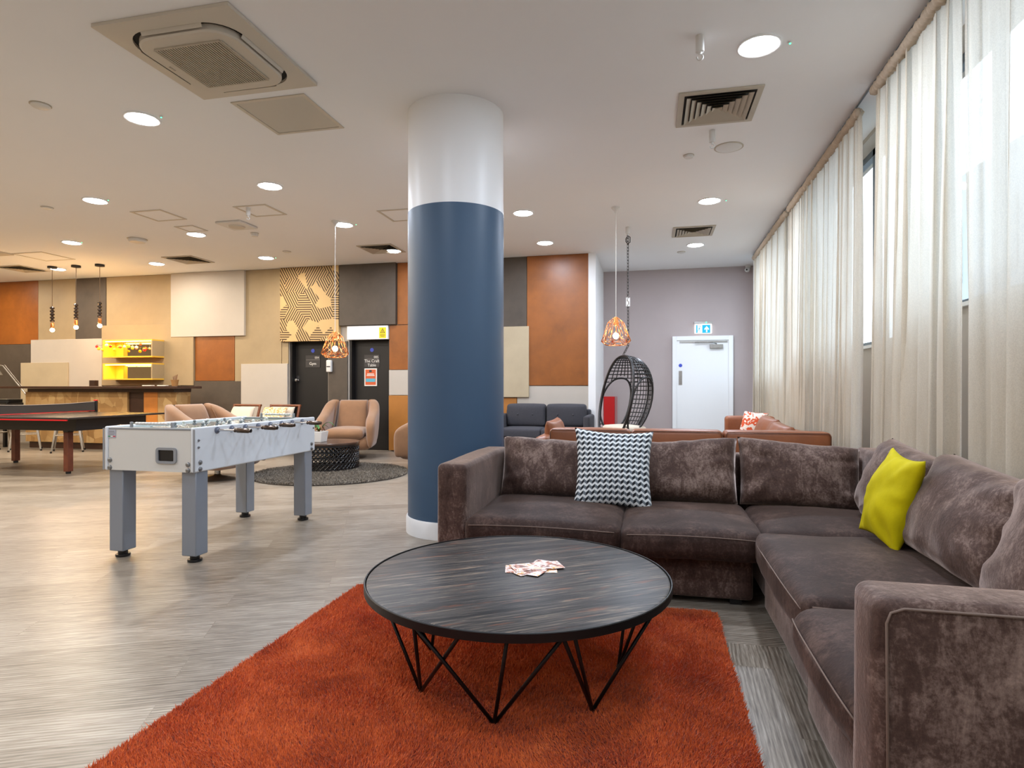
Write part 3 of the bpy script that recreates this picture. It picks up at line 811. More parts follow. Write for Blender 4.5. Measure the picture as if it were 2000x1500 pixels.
vent(.21, 4.67, .60, 'square louvred vent nearest the camera, by the large ceiling light at the curtains')
vent(.31, 8.59, .56, 'square louvred vent on the ceiling above the white door')
vent(-4.45, 8.60, .58, 'square louvred vent on the ceiling between the column and the copper pendant')
vent(-8.05, 8.62, .58, 'square louvred vent on the ceiling above the swivel armchairs')
vent(-11.65, 8.62, .58, 'square louvred vent on the ceiling at the left end over the bar')
def disc(x, y, r, h, lab, name, cat, mt='plastic', prof=None):
    t = thing(name, lab, cat, (x, y, CEIL))
    MB().lathe(prof or [(r, -.001), (r, -h * .6), (r * .85, -h), (1e-4, -h)], 28, (0, 0, 0)).build('housing', M[mt], t, smooth=40)
    MB().lathe([(r * 1.12, -.0005), (r * 1.12, -.004), (r, -.005)], 28, (0, 0, 0)).build('mounting_plate', M['grille'], t, smooth=40)
    return t
disc(.70, 5.83, .115, .010, 'flat round ceiling speaker beyond the near louvred vent', 'ceiling_speaker', 'speaker')
disc(.355, 5.95, .045, .025, 'small round sensor on the ceiling beside the flat round speaker', 'ceiling_sensor', 'sensor')
disc(.49, 10.19, .06, .02, 'small round sensor on the ceiling near the far wall', 'ceiling_sensor', 'sensor')
disc(-4.62, 3.76, .065, .02, 'small round sensor on the ceiling at upper left near the first lamp', 'ceiling_sensor', 'sensor')
disc(-5.5, 7.58, .05, .05, 'small smoke detector on the ceiling beyond the four way unit', 'smoke_detector', 'detector')
disc(-7.42, 7.5, .12, .05, 'wide flat smoke detector on the ceiling beside the third row of lights', 'smoke_detector', 'detector')
disc(-7.185, 5.93, .06, .02, 'small round sensor on the ceiling left of the second lamp row', 'ceiling_sensor', 'sensor')
disc(-5.74, 8.73, .06, .015, 'small round sensor on the ceiling near the back wall', 'ceiling_sensor', 'sensor')
t = thing('ceiling_unit', 'small square white unit on the ceiling beyond the football table', 'unit', (-5.44, 7.12, CEIL))
MB().box(-.19, .19, -.19, .19, -.03, -.001).build('housing', M['plastic'], t, bevel=.01)
MB().lathe([(.11, -.03), (.10, -.045), (1e-4, -.05)], 24, (0, 0, 0)).build('cover', M['acplastic'], t, smooth=50)
def hook(x, y, lab):
    t = thing('ceiling_hook', lab, 'hook', (x, y, CEIL))
    MB().lathe([(.026, -.001), (.026, -.10), (.012, -.105), (.010, -.115)], 18, (0, 0, 0)).build('base', M['plastic'], t, smooth=40)
    pts = [(0, 0, -.11)] + [(.018 * math.sin(a), 0, -.133 - .018 * math.cos(a) * -1 - .0) for a in [R(k) for k in range(-20, 290, 25)]]
    MB().tube(pts, .0055, 8).build('hook', M['plastic'], t, smooth=180)
hook(.302, 3.94, 'white ceiling hook nearest the camera')
hook(.517, 5.42, 'white ceiling hook beyond the near louvred vent')
hook(-4.79, 6.48, 'white ceiling hook beyond the football table')
# ================================================================== curtains
def rail_x(y): return 1.545 + (max(y, 3.4) - 3.8) * .018
def curtain(y0, y1, seed, lab, gather0=0.0, gather1=0.0, bot0=0.0, bot1=0.0):
    rnd = random.Random(seed)
    L = y1 - y0
    t = thing('sheer_curtain', lab, 'curtain', (rail_x((y0 + y1) / 2), (y0 + y1) / 2, 0), group='sheer curtains')
    nf = L / .165
    ph = [rnd.uniform(0, 6) for _ in range(6)]
    nu, nv = int(L / .0085), 34
    amp_mod = [rnd.uniform(.25, 1.35) for _ in range(int(nf) + 3)]
    def fn(u, v):
        z = 3.285 - v * (3.285 - .03)
        a0 = y0 + bot0 * v ** 1.5; a1 = y1 + bot1 * v ** 1.5
        uu = u + .030 * math.sin(u * 6 * L / 2 + ph[0]) + .009 * math.sin(u * 13 * L + ph[1])
        y = a0 + (a1 - a0) * u
        k = 2 * PI * nf * uu
        i = min(int(nf * max(uu, 0)), len(amp_mod) - 1)
        am = amp_mod[i] * (1 - (nf * uu - int(nf * uu))) + amp_mod[min(i + 1, len(amp_mod) - 1)] * (nf * uu - int(nf * uu)) if uu > 0 else 1
        A = .022 + .034 * v
        x = rail_x(y) + A * am * math.sin(k + .7 * math.sin(v * 3 + ph[2] + u * 5)) + .02 * v * math.sin(u * nf * .9 + ph[3]) + .012 * v * math.sin(u * nf * 2.9 + ph[4] + v)
        y += .034 * math.sin(2 * k + .8 * math.sin(u * 9 + ph[5])) * am * (1 - .25 * v)
        return (max(x + .015, rail_x(y) - .03), y, z)
    m = MB().grid(fn, nu, nv); m.build('cloth', M['voile'], t, smooth=180, world=True)
    n = int(L / .011)
    def hd(u, v):
        a = v * 2 * PI
        y = y0 + L * u
        rr = (.030 + .007 * math.sin(y * 2 * PI / .034 + 1.5 * math.sin(y * 9)) + .012 * mnoise.noise(Vector((y * 40, a, seed)))) * min(1, .05 + min(u, 1 - u) * L / .02)
        return (rail_x(y) + rr * 1.1 * math.cos(a), y + .004 * math.sin(a * 2 + u * 90), 3.266 + rr * 1.1 * math.sin(a))
    MB().grid(hd, n, 8).build('gathered_heading', M['header'], t, smooth=180, world=True)
    return t
curtain(7.92, 10.62, 1, 'farthest sheer curtain, beside the white door corner', bot1=.02, bot0=.05)
curtain(5.12, 7.78, 2, 'middle sheer curtain, behind the brown leather sofa', bot0=.15, bot1=-.02)
curtain(3.545, 4.80, 3, 'sheer curtain behind the yellow cushion, first one on the near side of the gap', bot1=.12)
curtain(2.10, 3.515, 4, 'nearest sheer curtain, cut by the right edge of the photo')
curtain(-0.85, 2.02, 5, 'sheer curtain beside the viewpoint')
curtain(-3.8, -0.9, 6, 'sheer curtain behind the viewpoint')
rl = MB()
rl.tube([(rail_x(-3.8), -3.8, 3.330), (rail_x(3.4), 3.4, 3.330), (rail_x(10.7), 10.7, 3.330)], .007, 8)
o = rl.build('curtain_rail', M['winframe'], smooth=60); tag(o, 'long ceiling curtain rail above the sheer curtains', 'rail')

# ================================================================== grey velvet corner sofa
sf = thing('corner_sofa', 'large L-shaped taupe crushed velvet corner sofa in the foreground', 'sofa', (.3, 3.2, 0))
W = dict(parent=sf, world=True)
V = M['velvet']
MB().rbox((-1.02, 3.33, .035), (.52, 4.25, .275), .02, (16, 8, 3), nz=.003).build('base', V, smooth=180, **W)
MB().rbox((.585, 1.55, .035), (1.45, 4.25, .275), .02, (8, 22, 3), nz=.003).build('base', V, smooth=180, **W)
MB().rbox((-1.20, 3.29, .03), (-1.025, 4.38, .705), .03, (4, 12, 8), (.004, .008, .006), nz=.004).build('armrest', V, smooth=180, **W)
a2 = MB().rbox((.46, 1.395, .03), (1.475, 1.56, .705), .030, (14, 4, 8), (.006, .006, .006), nz=.004).build('armrest', V, smooth=180, **W)
MB().tube([(.482, 1.392, .05), (.477, 1.392, .66), (.485, 1.392, .682), (.51, 1.392, .692), (1.46, 1.392, .692)], .0028, 6).build('piping', M['piping'], a2, smooth=180, world=True)
MB().tube([(.462, 1.54, .05), (.462, 1.53, .68)], .0035, 6).build('piping', M['piping'], a2, smooth=180, world=True)
MB().rbox((-1.02, 4.2, .03), (1.45, 4.38, .70), .03, (18, 3, 6), (.0, .0, .006), nz=.005).build('back_frame', V, smooth=180, **W)
MB().rbox((1.30, 1.56, .03), (1.475, 4.36, .755), .035, (3, 20, 6), (0, 0, .008), nz=.006).build('back_frame', V, smooth=180, **W)
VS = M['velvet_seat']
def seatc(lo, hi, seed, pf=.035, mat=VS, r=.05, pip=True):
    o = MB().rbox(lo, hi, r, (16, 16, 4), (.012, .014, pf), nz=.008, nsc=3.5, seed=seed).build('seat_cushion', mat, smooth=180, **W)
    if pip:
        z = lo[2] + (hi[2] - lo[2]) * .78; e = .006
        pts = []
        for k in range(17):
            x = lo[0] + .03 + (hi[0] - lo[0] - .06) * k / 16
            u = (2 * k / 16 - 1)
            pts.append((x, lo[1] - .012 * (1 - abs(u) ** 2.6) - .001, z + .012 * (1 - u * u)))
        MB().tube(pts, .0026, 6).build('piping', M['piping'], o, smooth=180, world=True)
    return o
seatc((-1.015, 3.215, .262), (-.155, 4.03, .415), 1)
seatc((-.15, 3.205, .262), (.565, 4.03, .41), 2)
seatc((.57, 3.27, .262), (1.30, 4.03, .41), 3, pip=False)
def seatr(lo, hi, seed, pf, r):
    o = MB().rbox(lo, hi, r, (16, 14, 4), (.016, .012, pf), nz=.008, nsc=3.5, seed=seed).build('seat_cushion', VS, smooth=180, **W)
    z = lo[2] + (hi[2] - lo[2]) * .72
    pts = []
    for k in range(17):
        u = 2 * k / 16 - 1; y = lo[1] + .03 + (hi[1] - lo[1] - .06) * k / 16
        pts.append((lo[0] - .015 * (1 - abs(u) ** 2.6), y, z + .014 * (1 - u * u)))
    MB().tube(pts, .0026, 6).build('piping', M['piping'], o, smooth=180, world=True)
    if seed == 4:
        pts = [(lo[0] + .03 + (hi[0] - lo[0] - .1) * k / 10, lo[1] - .004 - .012 * (1 - abs(2 * k / 10 - 1) ** 2.6), z + .02) for k in range(11)]
        MB().tube(pts, .0026, 6).build('piping', M['piping'], o, smooth=180, world=True)
    return o
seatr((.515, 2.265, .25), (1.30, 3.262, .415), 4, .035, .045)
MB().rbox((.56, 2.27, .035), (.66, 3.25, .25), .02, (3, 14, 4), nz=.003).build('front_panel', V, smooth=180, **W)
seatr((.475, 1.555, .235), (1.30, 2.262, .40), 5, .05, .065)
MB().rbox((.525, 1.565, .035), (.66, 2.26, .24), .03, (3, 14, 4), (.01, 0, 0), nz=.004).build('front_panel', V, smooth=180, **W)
for (x, y) in ((-.95, 3.4), (.44, 3.4), (.62, 3.1), (.62, 1.65), (-.95, 4.28), (1.38, 4.28), (1.38, 1.65)):
    B(x - .03, x + .03, y - .03, y + .03, 0, .04).build('foot', M['black'], **W)
def backc(bl, br, tr, tl, th, seed, n=34, pw=4.2, wr=.010, nz=.022):
    return MB().pillow(bl, br, tr, tl, th, n, pw, .035, nz, 5.0, seed, wr=wr).build('back_cushion', V, smooth=180, **W)
backc((-1.0, 4.00, .40), (-.22, 4.00, .40), (-.20, 4.16, .765), (-1.01, 4.16, .80), .24, 1)
backc((-.215, 4.0, .41), (.535, 4.0, .41), (.55, 4.16, .815), (-.23, 4.16, .76), .24, 2)
backc((.545, 4.0, .415), (1.235, 3.98, .40), (1.27, 4.14, .765), (.55, 4.14, .825), .24, 3)
backc((1.175, 3.76, .42), (1.16, 3.06, .42), (1.33, 3.0, .80), (1.33, 3.80, .86), .26, 4)
backc((1.135, 3.06, .43), (1.12, 2.30, .43), (1.31, 2.22, .80), (1.30, 3.02, .855), .28, 5)
backc((1.105, 2.29, .42), (1.10, 1.60, .42), (1.24, 1.60, .83), (1.24, 2.29, .86), .28, 6)
# scatter cushions
o = MB().pillow((-.465, 3.72, .405), (.015, 3.72, .40), (.02, 3.90, .865), (-.475, 3.90, .885), .17, 40, 2.1, .095, .006, 8, 3).build('scatter_cushion', M['zigzag'], smooth=180)
tag(o, 'square cushion in a black, grey and white zigzag weave leaning on the velvet sofa', 'cushion')
o = MB().pillow((1.0, 3.28, .45), (1.03, 2.89, .42), (1.10, 2.79, .845), (1.14, 3.25, .86), .17, 40, 2.0, .115, .014, 8, 5, wr=.006).build('scatter_cushion', M['yellow'], smooth=180)
tag(o, 'chartreuse yellow cushion propped in the corner of the velvet sofa', 'cushion')

# ================================================================== orange rug
def pile(name, inside, bbox, dens, h, wd, mat, parent, z0, seed, lean=.5, scl=6.0):
    rng = np.random.default_rng(seed)
    x0, x1, y0, y1 = bbox
    n = int((x1 - x0) * (y1 - y0) * dens)
    X = rng.uniform(x0, x1, n); Y = rng.uniform(y0, y1, n)
    k = inside(X, Y); X = X[k]; Y = Y[k]; n = len(X)
    a = rng.uniform(0, 2 * PI, n)
    # the pile lies in soft drifts, as a walked-on rug does
    fld = np.zeros(n); fl2 = np.zeros(n)
    for q in range(7):
        kx, ky, p = rng.normal(0, scl), rng.normal(0, scl), rng.uniform(0, 6)
        fld += np.sin(kx * X + ky * Y + p); fl2 += np.sin(kx * 1.7 * Y - ky * 1.3 * X + p)
    hh = h * rng.uniform(.7, 1.15, n) * (1 + .10 * fld / 2)
    lx = (lean * .5 * fld / 2 + rng.normal(0, .38, n)) * hh; ly = (lean * .5 * fl2 / 2 + rng.normal(0, .38, n)) * hh
    dx = np.cos(a) * wd / 2; dy = np.sin(a) * wd / 2
    Vv = np.empty((n, 3, 3)); zz = np.full(n, z0)
    Vv[:, 0] = np.stack([X - dx, Y - dy, zz], 1); Vv[:, 1] = np.stack([X + dx, Y + dy, zz], 1); Vv[:, 2] = np.stack([X + lx, Y + ly, zz + hh], 1)
    me = bpy.data.meshes.new(name)
    me.vertices.add(3 * n); me.vertices.foreach_set('co', Vv.ravel())
    me.loops.add(3 * n); me.loops.foreach_set('vertex_index', np.arange(3 * n, dtype=np.int32))
    me.polygons.add(n); me.polygons.foreach_set('loop_start', np.arange(0, 3 * n, 3, dtype=np.int32)); me.polygons.foreach_set('loop_total', np.full(n, 3, dtype=np.int32))
    me.update(calc_edges=True); me.materials.append(mat)
    o = bpy.data.objects.new(name, me); C.objects.link(o); o.parent = parent; o['kind'] = 'stuff'
    return o
RX0, RX1, RY0, RY1 = -1.63, .325, .55, 3.20
rg = thing('orange_rug', 'burnt orange deep pile rug under the round coffee table', 'rug', ((RX0 + RX1) / 2, (RY0 + RY1) / 2, 0))
hx, hy = (RX1 - RX0) / 2, (RY1 - RY0) / 2
B(-hx, hx, -hy, hy, .001, .012).build('backing', M['rugbase'], rg)
pile('pile', lambda X, Y: (np.abs(X) < hx) & (np.abs(Y) < hy) & ~((np.abs(X) > hx - .03) & (np.abs(Y) > hy - .03)), (-hx, hx, -hy, hy), 85000, .017, .0052, M['rug'], rg, .010, 1)

# ================================================================== round coffee table
ct = thing('coffee_table', 'low round coffee table with dark plank top and black hairpin wire base', 'coffee table', (-.518, 2.369, 0))
MB().lathe([(1e-4, .376), (.592, .376), (.592, .400), (.585, .403), (1e-4, .403)], 96, (0, 0, 0)).build('table_top', M['planks'], ct, smooth=30)
MB().lathe([(.592, .374), (.601, .374), (.602, .402), (.600, .4045), (.596, .4045), (.592, .374)], 96, (0, 0, 0)).build('rim', M['blackmetal'], ct, smooth=30)
for k in range(7):
    a = R(-90 + k * 360 / 7 + 1)
    f = (.405 * math.cos(a), .405 * math.sin(a), .018)
    l = MB()
    for da, rr in ((-R(25.7), .565), (R(25.7), .565), (R(44) if k == 6 else R(-22) if k == 1 else R(8), .57)):
        l.rod(f, (rr * math.cos(a + da), rr * math.sin(a + da), .370), .0068, 8)
    l.ball((f[0], f[1], .021), .010, 8, 6)
    l.build('leg', M['blackmetal'], ct, smooth=180)
MB().lathe([(.535, .358), (.565, .358), (.565, .372), (.535, .372), (.535, .358)], 72, (0, 0, 0)).build('support_ring', M['blackmetal'], ct, smooth=30)
# leaflets
t = NT('printed_leaflet'); t.set(Roughness=.3)
t.col(t.ramp(t.noise(t.map((22, 30, 30)), 1.0, 2, .6, 1.0), [(.36, S(80, 50, 40)), (.43, S(190, 100, 50)), (.47, S(226, 206, 196)), (.57, S(224, 220, 224)), (.62, S(226, 160, 50))]))
M['leaflet'] = t.m
for i, (x, y, rz, lab) in enumerate(((-.475, 2.425, 12, 'bottom leaflet of the small fan of orange leaflets on the coffee table'), (-.462, 2.43, 48, 'second leaflet from the bottom of the fan on the coffee table'),
                                     (-.450, 2.44, 75, 'third leaflet from the bottom of the fan on the coffee table'), (-.455, 2.452, 28, 'topmost orange and white leaflet of the fan on the coffee table'))):
    mt = Matrix.Translation((x, y, .4045 + .0016 * i)) @ Matrix.Rotation(R(rz), 4, 'Z')
    m = MB().mbox(mt, .21, .10, .0012)
    o = m.build('leaflet', M['leaflet']); tag(o, lab, 'leaflet', 'leaflets on the coffee table')

# ================================================================== football table
ft = thing('football_table', 'white table football table with chrome rods and four grey legs', 'game table', (-3.21, 4.05, 0))
x0, x1, y0, y1, zb, zt = -.35, .35, -.72, .72, .592, .885
for sx in (-1, 1):
    sp = MB().box(sx * .35 - (.028 if sx > 0 else 0), sx * .35 + (.028 if sx < 0 else 0), y0, y1, zb, zt)
    sp.build('side_panel', M['fb_white'], ft, bevel=.010, bseg=3)
for sy in (-1, 1):
    yy = sy * .70
    MB().box(x0 + .03, x1 - .03, yy - .012, yy + .012, zb + .002, zt - .018).build('end_panel', M['fb_cream'], ft)
    MB().box(x0 + .03, x1 - .03, yy - .016, yy + .016, zt - .020, zt - .006).build('end_capping', M['fb_grey'], ft, bevel=.004)
    for sx in ((-1, 1) if sy < 0 else ()):
        MB().box(sx * .352 - .008, sx * .352 + .008, sy * .708 - .013, sy * .722, zb + .003, zt - .012).build('corner_trim', M['fb_grey'], ft, bevel=.004)
# near end details
pe = -.7135
gp = MB()
V_, F_ = [], []
def rrp(cx, cz, w_, h_, rad, n=6):
    P = []
    for (sx, sz, a0) in ((1, 1, 0), (-1, 1, 90), (-1, -1, 180), (1, -1, 270)):
        for i in range(n + 1):
            a = R(a0 + 90 * i / n); P.append((cx + sx * (w_ - rad) + rad * math.cos(a), cz + sz * (h_ - rad) + rad * math.sin(a)))
    return P
o_ = rrp(.138, .70, .078, .052, .022); i_ = rrp(.138, .70, .060, .036, .008); n = len(o_)
V_ = [(p[0], pe + .002, p[1]) for p in o_] + [(p[0], pe - .010, p[1]) for p in o_] + [(p[0], pe - .010, p[1]) for p in i_] + [(p[0], pe + .001, p[1]) for p in i_]
for k in range(3):
    for i in range(n): F_.append((k * n + i, k * n + (i + 1) % n, (k + 1) * n + (i + 1) % n, (k + 1) * n + i))
gp.add(V_, F_).build('ball_return_frame', M['fb_grey'], ft, smooth=30)
MB().prism(i_, pe - .001, pe + .001, 'XZ').build('ball_return_opening', M['black'], ft)
bolts = [(-.31, .66), (-.31, .61), (.30, .645), (.30, .607)]
for bx, bz in bolts:
    MB().lathe([(.016, 0), (.015, -.006), (.008, -.010), (1e-4, -.0105)], 16, (bx, pe + .001, bz + .0), 'Y').build('bolt', M['boltm'], ft, smooth=40)
for by, bz, rr in ((-.665, .655, .016), (-.665, .612, .016), (-.68, .80, .008), (-.68, .755, .008), (.665, .655, .016), (.665, .612, .016), (.69, .79, .008)):
    for sx in (-1, 1):
        MB().lathe([(rr, 0), (rr * .95, sx * .006), (rr * .5, sx * .010), (1e-4, sx * .0105)], 14, (sx * .350, by, bz), 'X').build('bolt', M['boltm'], ft, smooth=40)
sk = MB().box(-.325, -.262, pe - .0015, pe + .001, .808, .862).build('sticker', pm('silver_sticker', S(168, 170, 180), .4), ft)
MB().box(-.323, -.303, pe - .0022, pe - .0015, .815, .821, 0).box(-.303, -.284, pe - .0022, pe - .0015, .815, .821, 1).box(-.284, -.264, pe - .0022, pe - .0015, .815, .821, 2).build(
    'tricolour_strip', [pm('strip_green', S(20, 130, 70), .4), M['paper'], pm('strip_red', S(200, 30, 50), .4)], sk)
MB().box(-.322, -.322 + .05, pe - .0022, pe - .0015, .828, .832).box(-.322, -.322 + .055, pe - .0022, pe - .0015, .838, .842).box(-.318, -.318 + .045, pe - .0022, pe - .0015, .848, .854).build('printed_lines', M['fb_grey'], sk)
B(x0 + .03, x1 - .03, y0 + .03, y1 - .03, .74, .75).build('playing_field', M['fb_green'], ft)
B(x0 + .028, x1 - .028, y0 + .03, y1 - .03, zb + .003, zb + .015).build('underside', M['fb_grey'], ft)
for sx in (-1, 1):
    for sy in (-1, 1):
        cx, cy = sx * .285, sy * .635
        lg = MB().box(cx - .055, cx + .055, cy - .055, cy + .055, .045, zb + .003).build('leg', M['fb_leg'], ft, bevel=.006)
        MB().lathe([(.030, .020), (.030, .046), (.012, .046)], 20, (cx, cy, 0)).lathe([(.012, .02), (.044, .018), (.046, .008), (.044, .001), (1e-4, .001)], 24, (cx, cy, 0)).build('adjustable_foot', M['black'], lg, smooth=40)
rods = [-.508 + i * .1465 for i in range(8)]
men = [1, 2, 3, 5, 5, 3, 2, 1]
own = [0, 0, 1, 0, 1, 0, 1, 1]
figw = pm('white_player_figure', S(214, 214, 210), .35); figd = pm('grey_player_figure', S(120, 124, 128), .35)
for i, ry in enumerate(rods):
    sx = 1 if i % 2 == 0 else -1
    zr = .855
    ext = .25 if i != 4 else .20
    rod_o = MB().rod((-sx * .40, ry, zr), (sx * (.35 + ext - .10), ry, zr), .0078, 12).build('rod', M['chrome'], ft, smooth=60)
    hx_ = sx * (.35 + ext - .115)
    prof = [(.009, 0), (.013, .004), (.013, .010), (.010, .014), (.015, .022), (.0165, .03), (.0165, .108), (.014, .116), (.013, .128), (1e-4, .130)]
    MB().lathe([(r_, z_ * sx) for r_, z_ in prof], 16, (hx_, ry, zr), 'X').build('handle', M['grip'], rod_o, smooth=40)
    MB().lathe([(.008, 0), (.014, -.01 * sx), (.013, -.022 * sx), (1e-4, -.026 * sx)], 12, (-sx * .398, ry, zr), 'X').build('end_stop', M['disc'], rod_o, smooth=40)
    nm = men[i]
    for k in range(nm):
        px = (k - (nm - 1) / 2) * (.60 / max(nm, 2.2)) * .85
        fg = MB().rbox((px - .012, ry - .010, zr - .055), (px + .012, ry + .010, zr + .020), .006, (2, 2, 3)).rbox((px - .013, ry - .017, zr - .080), (px + .013, ry + .017, zr - .055), .005, (2, 2, 2)).ball((px, ry, zr + .030), .011, 10, 8)
        fg.build('player_figure', figw if own[i] else figd, rod_o, smooth=180)
    for s2 in (-1, 1):
        MB().lathe([(.024, 0), (.023, s2 * .006), (.013, s2 * .010), (.012, s2 * .018), (.008, s2 * .018)], 18, (s2 * .3495, ry, zr), 'X').build('bearing', M['disc'], ft, smooth=40)
for sy in (-1, 1):
    cw = MB().rod((-.16, sy * .69, .905), (.16, sy * .69, .905), .003, 6).build('score_counter', M['steel'], ft, smooth=60)
    for k in range(10):
        MB().lathe([(.006, -.011), (.010, -.009), (.010, .009), (.006, .011)], 10, (-.115 + k * .0255, sy * .69, .905), 'X').build('score_bead', M['plastic'], cw, smooth=40)
    for s2 in (-1, 1):
        MB().box(s2 * .16 - .008, s2 * .16 + .008, sy * .69 - .008, sy * .69 + .008, .872, .915).build('counter_bracket', M['fb_grey'], cw, bevel=.003)

# ================================================================== brown leather sofa
bs = thing('leather_sofa', 'tan brown leather corner sofa seen from behind, beyond the velvet sofa', 'sofa', (.4, 6.2, 0))
W = dict(parent=bs, world=True)
LE = M['leather']
for (a, b) in ((-.86, -.165), (-.16, .585), (.59, 1.40)):
    q = MB().rbox((a, 5.20, .10), (b, 5.40, .785), .035, (8, 3, 8), (.0, .014, .006), nz=.003, seed=a).build('back_panel', LE, smooth=180, **W)
    MB().tube([(a + .012, 5.195, .12), (a + .012, 5.195, .755), (a + .03, 5.197, .776), (b - .03, 5.197, .776), (b - .012, 5.195, .755), (b - .012, 5.195, .12)], .004, 6).build('seam_piping', M['leatherseam'], q, smooth=180, world=True)
MB().rbox((-.90, 5.42, .10), (1.36, 6.12, .42), .04, (16, 8, 4), nz=.003).build('base', LE, smooth=180, **W)
MB().rbox((.60, 6.12, .10), (1.36, 7.62, .42), .04, (8, 14, 4), nz=.003).build('base', LE, smooth=180, **W)
MB().rbox((-1.02, 5.25, .08), (-.87, 6.15, .70), .05, (3, 10, 6), (0, 0, .01), nz=.006).build('armrest', LE, smooth=180, **W)
MB().rbox((1.22, 5.42, .10), (1.40, 7.62, .74), .04, (3, 18, 6), nz=.004).build('back_panel', LE, smooth=180, **W)
MB().rbox((.88, 7.62, .08), (1.44, 7.80, .795), .04, (10, 3, 8), (0, .004, .006), nz=.003).build('armrest', LE, smooth=180, **W)
for (a, b) in ((-.85, -.13), (-.12, .60)):
    MB().rbox((a, 5.62, .42), (b, 6.15, .50), .04, (8, 8, 3), (0, 0, .02), nz=.004).build('seat_cushion', LE, smooth=180, **W)
MB().rbox((.62, 6.2, .42), (1.20, 6.9, .50), .04, (8, 8, 3), (0, 0, .02), nz=.004).build('seat_cushion', LE, smooth=180, **W)
MB().rbox((.62, 6.91, .42), (1.20, 7.60, .50), .04, (8, 8, 3), (0, 0, .02), nz=.004).build('seat_cushion', LE, smooth=180, **W)
MB().pillow((-.84, 5.98, .50), (-.86, 5.50, .50), (-.93, 5.50, .83), (-.90, 5.98, .85), .16, 20, 3, .05, .01, 7, 2).build('back_cushion', LE, smooth=180, **W)
MB().pillow((1.10, 6.9, .50), (1.08, 6.2, .50), (1.20, 6.2, .83), (1.20, 6.9, .85), .18, 20, 4, .03, .01, 7, 3).build('back_cushion', LE, smooth=180, **W)
MB().pillow((1.08, 6.18, .50), (1.08, 5.55, .50), (1.19, 5.55, .80), (1.19, 6.18, .82), .18, 20, 4, .03, .01, 7, 4).build('back_cushion', LE, smooth=180, **W)
for (x, y) in ((-.95, 5.3), (1.3, 5.3), (1.3, 7.7), (-.95, 6.05), (.95, 7.7)):
    MB().lathe([(.018, 0), (.024, .11)], 12, (x, y, 0)).build('foot', M['darkwood'], smooth=60, **W)
o = MB().pillow((.98, 7.50, .515), (1.20, 7.40, .515), (1.33, 7.42, .845), (1.08, 7.54, .865), .14, 24, 2.3, .06, .005, 8, 5).build('scatter_cushion', M['kilim'], smooth=180)
tag(o, 'cream and orange patterned cushion at the far end of the brown leather sofa', 'cushion')

# ================================================================== dark grey two seater
gs = thing('two_seater_sofa', 'small dark grey two-seat sofa with buttoned back against the cream panel', 'sofa', (-1.64, 9.55, 0))
W = dict(parent=gs, world=True); G = M['greyfab']
MB().rbox((-2.34, 9.14, .16), (-.94, 9.90, .34), .03, (12, 6, 3)).build('base', G, smooth=180, **W)
for (a, b) in ((-2.42, -2.30), (-.985, -.89)):
    MB().rbox((a, 9.10, .14), (b, 9.93, .70), .03, (3, 8, 6), (.006, 0, .006)).build('armrest', G, smooth=180, **W)
MB().rbox((-2.34, 9.80, .30), (-.94, 9.95, .78), .03, (12, 3, 4)).build('back_frame', G, smooth=180, **W)
for (a, b) in ((-2.295, -1.645), (-1.64, -.99)):
    MB().rbox((a, 9.12, .345), (b, 9.72, .50), .035, (8, 8, 3), (.0, .006, .012)).build('seat_cushion', G, smooth=180, **W)
    c_ = MB().rbox((a + .005, 9.60, .505), (b - .005, 9.80, .865), .05, (14, 3, 10), (.0, .02, .01)).build('back_cushion', G, smooth=180, **W)
    for q in (.25, .75):
        MB().ball((a + (b - a) * (.3 if q < .5 else .68), 9.583, .70), .014, 10, 6).build('button', G, c_, smooth=180, world=True)
for (x, y) in ((-2.3, 9.2), (-1.0, 9.2), (-2.3, 9.85), (-1.0, 9.85)):
    MB().lathe([(.014, 0), (.022, .16)], 12, (x, y, 0)).build('leg', M['darkwood'], smooth=60, **W)

# ================================================================== hanging chair
hc = thing('hanging_chair', 'black woven egg-shaped hanging chair on a chain near the lilac wall', 'chair', (-.42, 8.42, .35), rz=R(-58))
A_, B_, Cz = .42, .50, .60
def esh(th, ph):
    # th 0 top .. pi bottom; ph -90..90 across the back
    s_ = max(0.0, math.sin(th)) ** .85
    x = A_ * s_ * math.sin(ph); y = B_ * s_ * max(0.0, math.cos(ph)) ** .8
    z = Cz * math.cos(th)
    return (x, y - .05 + z * .20, z + .62)
frame = MB().tube([esh(R(a), -PI / 2) for a in range(0, 181, 6)] + [esh(R(a), PI / 2) for a in range(174, 5, -6)], .018, 8, closed=True)
frame.build('front_hoop', M['rattan'], hc, smooth=180)
def incut(th, ph):
    a = (th - R(98)) / R(38); b = (abs(ph) - R(66)) / R(24)
    return abs(a) ** 2.6 + abs(b) ** 2.6 < 1
for sg in (-1, 1):
    P = []
    for k in range(40):
        q = 2 * PI * k / 40
        c_, s_ = math.cos(q), math.sin(q)
        th = R(98) + R(38) * (abs(c_) ** (2 / 2.6)) * (1 if c_ > 0 else -1)
        ph = R(66) + R(24) * (abs(s_) ** (2 / 2.6)) * (1 if s_ > 0 else -1)
        P.append(esh(th, sg * min(ph, PI / 2 - .01)))
    MB().tube(P, .014, 8, closed=True).build('arm_opening', M['rattan'], hc, smooth=180)
net = MB()
def strand(fn, n, r_):
    run = []
    for k in range(n + 1):
        th, ph = fn(k / n)
        if incut(th, ph):
            if len(run) > 1: net.tube(run, r_, 4, caps=False)
            run = []
        else: run.append(esh(th, ph))
    if len(run) > 1: net.tube(run, r_, 4, caps=False)
for i in range(1, 30): strand(lambda u, i=i: (PI * i / 30, -PI / 2 + PI * u), 40, .0072)
for i in range(1, 24): strand(lambda u, i=i: (R(6) + R(168) * u, -PI / 2 + PI * i / 24), 40, .0072)
